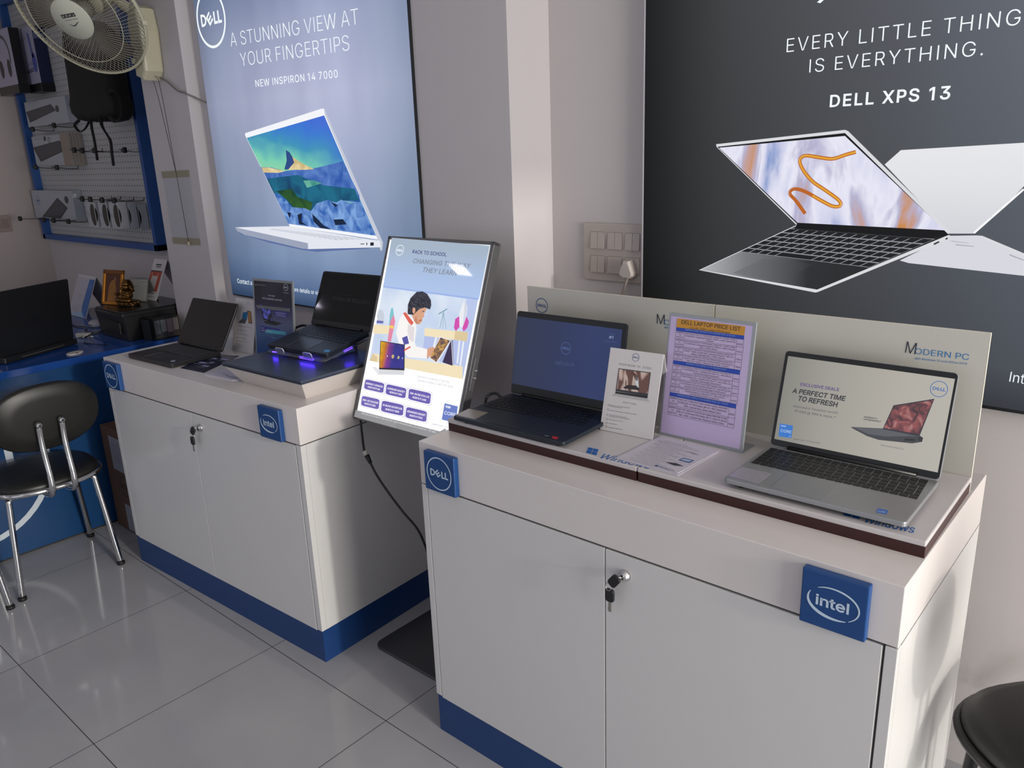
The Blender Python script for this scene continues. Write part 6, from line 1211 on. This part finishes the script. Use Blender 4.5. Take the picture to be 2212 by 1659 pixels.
strap('strap', [(.225, -.05, .10), (.30, -.06, .115), (.36, -.06, .07), (.345, -.06, -.005), (.275, -.06, -.03), (.23, -.07, -.005)], .010); strap('strap', [(-.13, -.07, -.005), (-.15, -.09, -.03), (-.10, -.09, -.065), (-.02, -.09, -.05), (.05, -.09, -.012)], .008)
# ---------------------------------------------------------------- wall fan on the pillar
IVO = MT('#b9b49c', .3, var=.08, scale=12); FANG = MT('#8f8a80', .4, var=.1, scale=20); BLADE = MT('#7f7a6e', .45, var=.15, scale=15); BADGE = MT('#c3c4b4', .35, var=.03)
fan = thing('wall_fan', 'cream wall fan with a round wire guard mounted on the pillar', 'fan', (-3.64, 1.829, 2.10))
n_ = Vector((.362, -.708, -.583)).normalized(); u_ = Vector((1, 0, 0)) - n_ * n_.x; u_.normalize(); v_ = n_.cross(u_)
FC = Vector((-3.640, 1.545, 2.222)) - Vector((-3.64, 1.829, 2.10))
MF = Matrix(((u_.x, v_.x, n_.x, FC.x), (u_.y, v_.y, n_.y, FC.y), (u_.z, v_.z, n_.z, FC.z), (0, 0, 0, 1)))     # disc local: z is the way it blows
RF = .272
g = G()
def ringw(r, z, w, k=64): return [(r*math.cos(2*math.pi*j/k), r*math.sin(2*math.pi*j/k), z) for j in range(k)]
g.tube(ringw(RF, 0, 0), .006, IVO, 8, True, 0, MF); g.tube(ringw(RF*.72, .040, 0), .0018, IVO, 6, True, 0, MF)
for k in range(96):
    a = 2*math.pi*k/96; pr_ = [(.075, .056, 0), (.13, .054, .05), (.20, .038, .12), (.25, .016, .17), (RF, 0, .19)]
    g.tube([(r*math.cos(a+t), r*math.sin(a+t), z) for r, z, t in pr_], .00115, FANG, 4, M=MF)
obj('front_guard', g, fan)
g = G(); g.tube(ringw(RF, -.006, 0), .005, IVO, 8, True, 0, MF)
for k in range(80):
    a = 2*math.pi*k/80; g.tube([(r*math.cos(a-t), r*math.sin(a-t), z) for r, z, t in ((.06, -.085, 0), (.16, -.075, .08), (.245, -.030, .16), (RF, -.006, .18))], .00115, FANG, 4, M=MF)
obj('rear_guard', g, fan)
for k in range(3):
    g = G(); t = bmesh.new(); R1, T1 = 7, 6; vs2 = []
    for i in range(R1 + 1):
        r = .04 + .195*i/R1; w = R_(34 + 30*math.sin(math.pi*min(1, i/R1*.8)))
        vs2.append([t.verts.new((r*math.cos(2.094*k + .5 + w*(j/T1-.5)), r*math.sin(2.094*k + .5 + w*(j/T1-.5)), -.02 + .05*(j/T1-.5) - (.01 if i == R1 and j in (0, T1) else 0))) for j in range(T1+1)])
    for i in range(R1):
        for j in range(T1): t.faces.new((vs2[i][j], vs2[i+1][j], vs2[i+1][j+1], vs2[i][j+1]))
    bmesh.ops.solidify(t, geom=t.faces[:], thickness=.002); g.put(t, BLADE, MF, True); obj('blade', g, fan)
g = G(); g.lathe([(.0001, -.04), (.045, -.04), (.045, .01), (.0001, .012)], BLADE, MF, 28); obj('blade_hub', g, fan)
g = G(); g.lathe([(.0001, .052), (.084, .052), (.086, .056), (.083, .060), (.0001, .063)], BADGE, MF, 44)
# writing on the badge: upright in the room
c0 = n_.cross(Vector((0, 0, 1))); c0 = -c0.normalized(); ux = Vector((c0.x, c0.y, c0.z)); uy = n_.cross(ux) * (1 if n_.cross(ux).z > 0 else -1)
if ux.cross(uy).dot(n_) < 0: ux = -ux
th = R_(4); ux, uy = ux*math.cos(th) + uy*math.sin(th), uy*math.cos(th) - ux*math.sin(th)
o_ = FC + n_*.0635
MBD = Matrix(((ux.x, -n_.x, uy.x, o_.x), (ux.y, -n_.y, uy.y, o_.y), (ux.z, -n_.z, uy.z, o_.z), (0, 0, 0, 1)))
DKI = MT('#26272c', .4)
for k, c in enumerate('USHA'):
    x = -.034 + k*.0172; A(g, [(x, .012), (x+.0155, .012), (x+.0155, .027), (x, .027)], DKI, 1, MBD); W(g, c, (x+.004, .0155, x+.0115, .0155, .008), BADGE, 2, MBD, .03)
scribble(g, (-.030, .0, .036, .0, .008), QUIET, 1, MBD, .5)
sw = [(-.028 + .06*k/12, -.016 + .005*math.sin(k/12*6.28 + 2.2)) for k in range(13)]; A(g, sw + [(x, y - .0045*math.sin(math.pi*k/12)) for k, (x, y) in reversed(list(enumerate(sw)))], MT('#3c4654', .4), 1, MBD)
obj('hub_badge', g, fan)
g = G(); g.lathe([(.0001, -.20), (.045, -.195), (.062, -.17), (.066, -.11), (.060, -.088), (.0001, -.085)], IVO, MF, 28); mc = MF @ Vector((0, 0, -.16)); g.tube([mc, mc + Vector((.005, .05, -.01)), (.015, -.055, .13), (.02, -.03, .09)], .022, IVO, 12, sub=6); obj('motor_housing', g, fan)
g = G(); g.prism([(-.035, -.115), (.030, -.135), (.062, -.10), (.070, .06), (.055, .15), (.02, .165), (-.02, .155), (-.042, .10)], 0, .085, IVO, Matrix(((1, 0, 0, .02), (0, 0, -1, -.0005), (0, 1, 0, 0), (0, 0, 0, 1))), .012, False); obj('bracket', g, fan)
g = G(); g.cyl((.012, -.084, -.055), (.012, -.100, -.055), .014, IVO, .011); obj('speed_knob', g, fan)
g = G(); q = MF @ Vector((RF*math.cos(-.55), RF*math.sin(-.55), 0)); g.box((q.x-.012, q.y-.01, q.z-.008), (q.x+.014, q.y+.01, q.z+.012), IVO, .003); obj('guard_clip', g, fan)
CORD = MT('#2c2a28', .5)
for x, x2, z2 in ((.045, .075, -.52), (.082, .097, -.83)):
    g = G(); g.tube([(x, -.045, -.12), (x+.004, -.03, -.2), (x2, -.014, z2)], .0014, CORD, 5, sub=4)
    if z2 < -.6: g.cyl((x2, -.014, z2), (x2, -.014, z2-.022), .005, MT('#b7a892', .4))
    obj('pull_cord', g, fan)
cable('thin grey cable running from the fan bracket to the blue-grey wall poster', [(-3.68, 1.815, 2.14), (-3.66, 1.81, 2.05), (-3.60, 1.812, 1.99), (-3.52, 1.815, 1.955), (-3.44, 1.812, 1.915), (-3.384, 1.815, 1.90), (-3.37, 1.845, 1.885), (-3.335, 1.878, 1.86)], .0035, MT('#6f6a66', .5))
# taped sheet on the pillar
ps = thing('paper_notice', 'blank white sheet taped to the pillar under the fan cords', 'paper', (-3.59, 1.8285, 1.42))
SHT = MT('#aeadb4', .5, var=.015); TAPE = MT('#8f8a76', .25, var=.08)
g = G(); g.box((-.125, -.0012, -.155), (.125, -.0002, .16), SHT); obj('sheet', g, ps)
for z in (.150, -.150):
    g = G(); g.box((-.130, -.0020, z-.016), (.126, -.0013, z+.014), TAPE, 0, RY(-1)); obj('tape_strip', g, ps)
# ---------------------------------------------------------------- switches
SWM = MT('#b3a9a3', .4, var=.06, scale=30); SWD = MT('#7d6f66', .5, var=.15, scale=60)
sp_ = thing('switchboard', 'grubby white switchboard with rocker switches at the edge of the charcoal poster', 'switchboard', (-1.405, 2.0845, 1.235))
g = G(); M = TR(1.405, 0, -1.235); g.rbox(-.0995, -.019, .122, .159, 0, .011, .006, SWM, TR(0, 0, 0) @ RX(90), .003); obj('cover_plate', g, sp_)
for k, (x, z) in enumerate(((-.0445, .107), (.0195, .107), (.0835, .107), (-.0445, .033), (.0190, .033))):
    g = G(); g.box((x-.0265, -.0114, z-.0265), (x+.0265, -.0108, z+.0265), SWD)
    for s in (-1, 1):
        if k == 4 and s == 1: continue
        a, b = (x-.0255, x-.0006) if s < 0 else (x+.0006, x+.0255)
        if k == 4: b = x + .0255
        g.prism([(-.0113, z-.0255), (-.0165, z-.0255), (-.0128, z+.0255), (-.0113, z+.0255)], a, b, SWM, Matrix(((0, 0, 1, 0), (1, 0, 0, 0), (0, 1, 0, 0), (0, 0, 0, 1))), .0006)
    obj('rocker_switch', g, sp_)
g = G(); g.box((.057, -.0114, .007), (.110, -.0108, .060), SWD); g.box((.058, -.0130, .008), (.109, -.0112, .059), SWM, .0008)
for a, b in ((.0835, .050), (.0735, .025), (.0935, .025)): g.cyl((a, -.0135, b), (a, -.0125, b), .0032, DARKGAP, n=12)
obj('socket', g, sp_)
g = G(); pl_ = [(-.010, .028), (.010, .028), (.016, .014), (.026, -.012), (.024, -.022), (.012, -.030), (-.012, -.030), (-.024, -.022), (-.026, -.012), (-.016, .014)]
g.prism(pl_, 0, .030, MT('#bbb2ae', .35), RX(90), .003, top=[(a*.86, b*.86) for a, b in pl_]); g.tube([(0, -.015, -.028), (-.006, -.018, -.048), (-.020, -.010, -.075), (-.036, -.006, -.115), (-.045, -.006, -.22), (-.045, -.006, -.40)], .0036, MT('#8f837d', .5), 8, sub=5)
o = obj('power_plug', g); o.location = (-1.328, 2.0708, 1.262); tag(o, 'white plug with a trailing lead in the switchboard socket', 'plug')
lp_ = thing('wall_switch', 'small dirty white switch plate on the left wall', 'switch', (-6.1195, 1.85, 1.268))
g = G(); g.box((0, -.07, -.055), (.009, .060, .055), MT('#9c8c86', .45, var=.06), .003); obj('cover_plate', g, lp_)
g = G(); g.box((.009, -.045, -.03), (.012, -.005, .03), MT('#8d7a72', .45), .001); obj('rocker', g, lp_)
g = G(); g.box((.009, .005, -.03), (.012, .045, .03), MT('#8d7a72', .45), .001); obj('rocker', g, lp_)
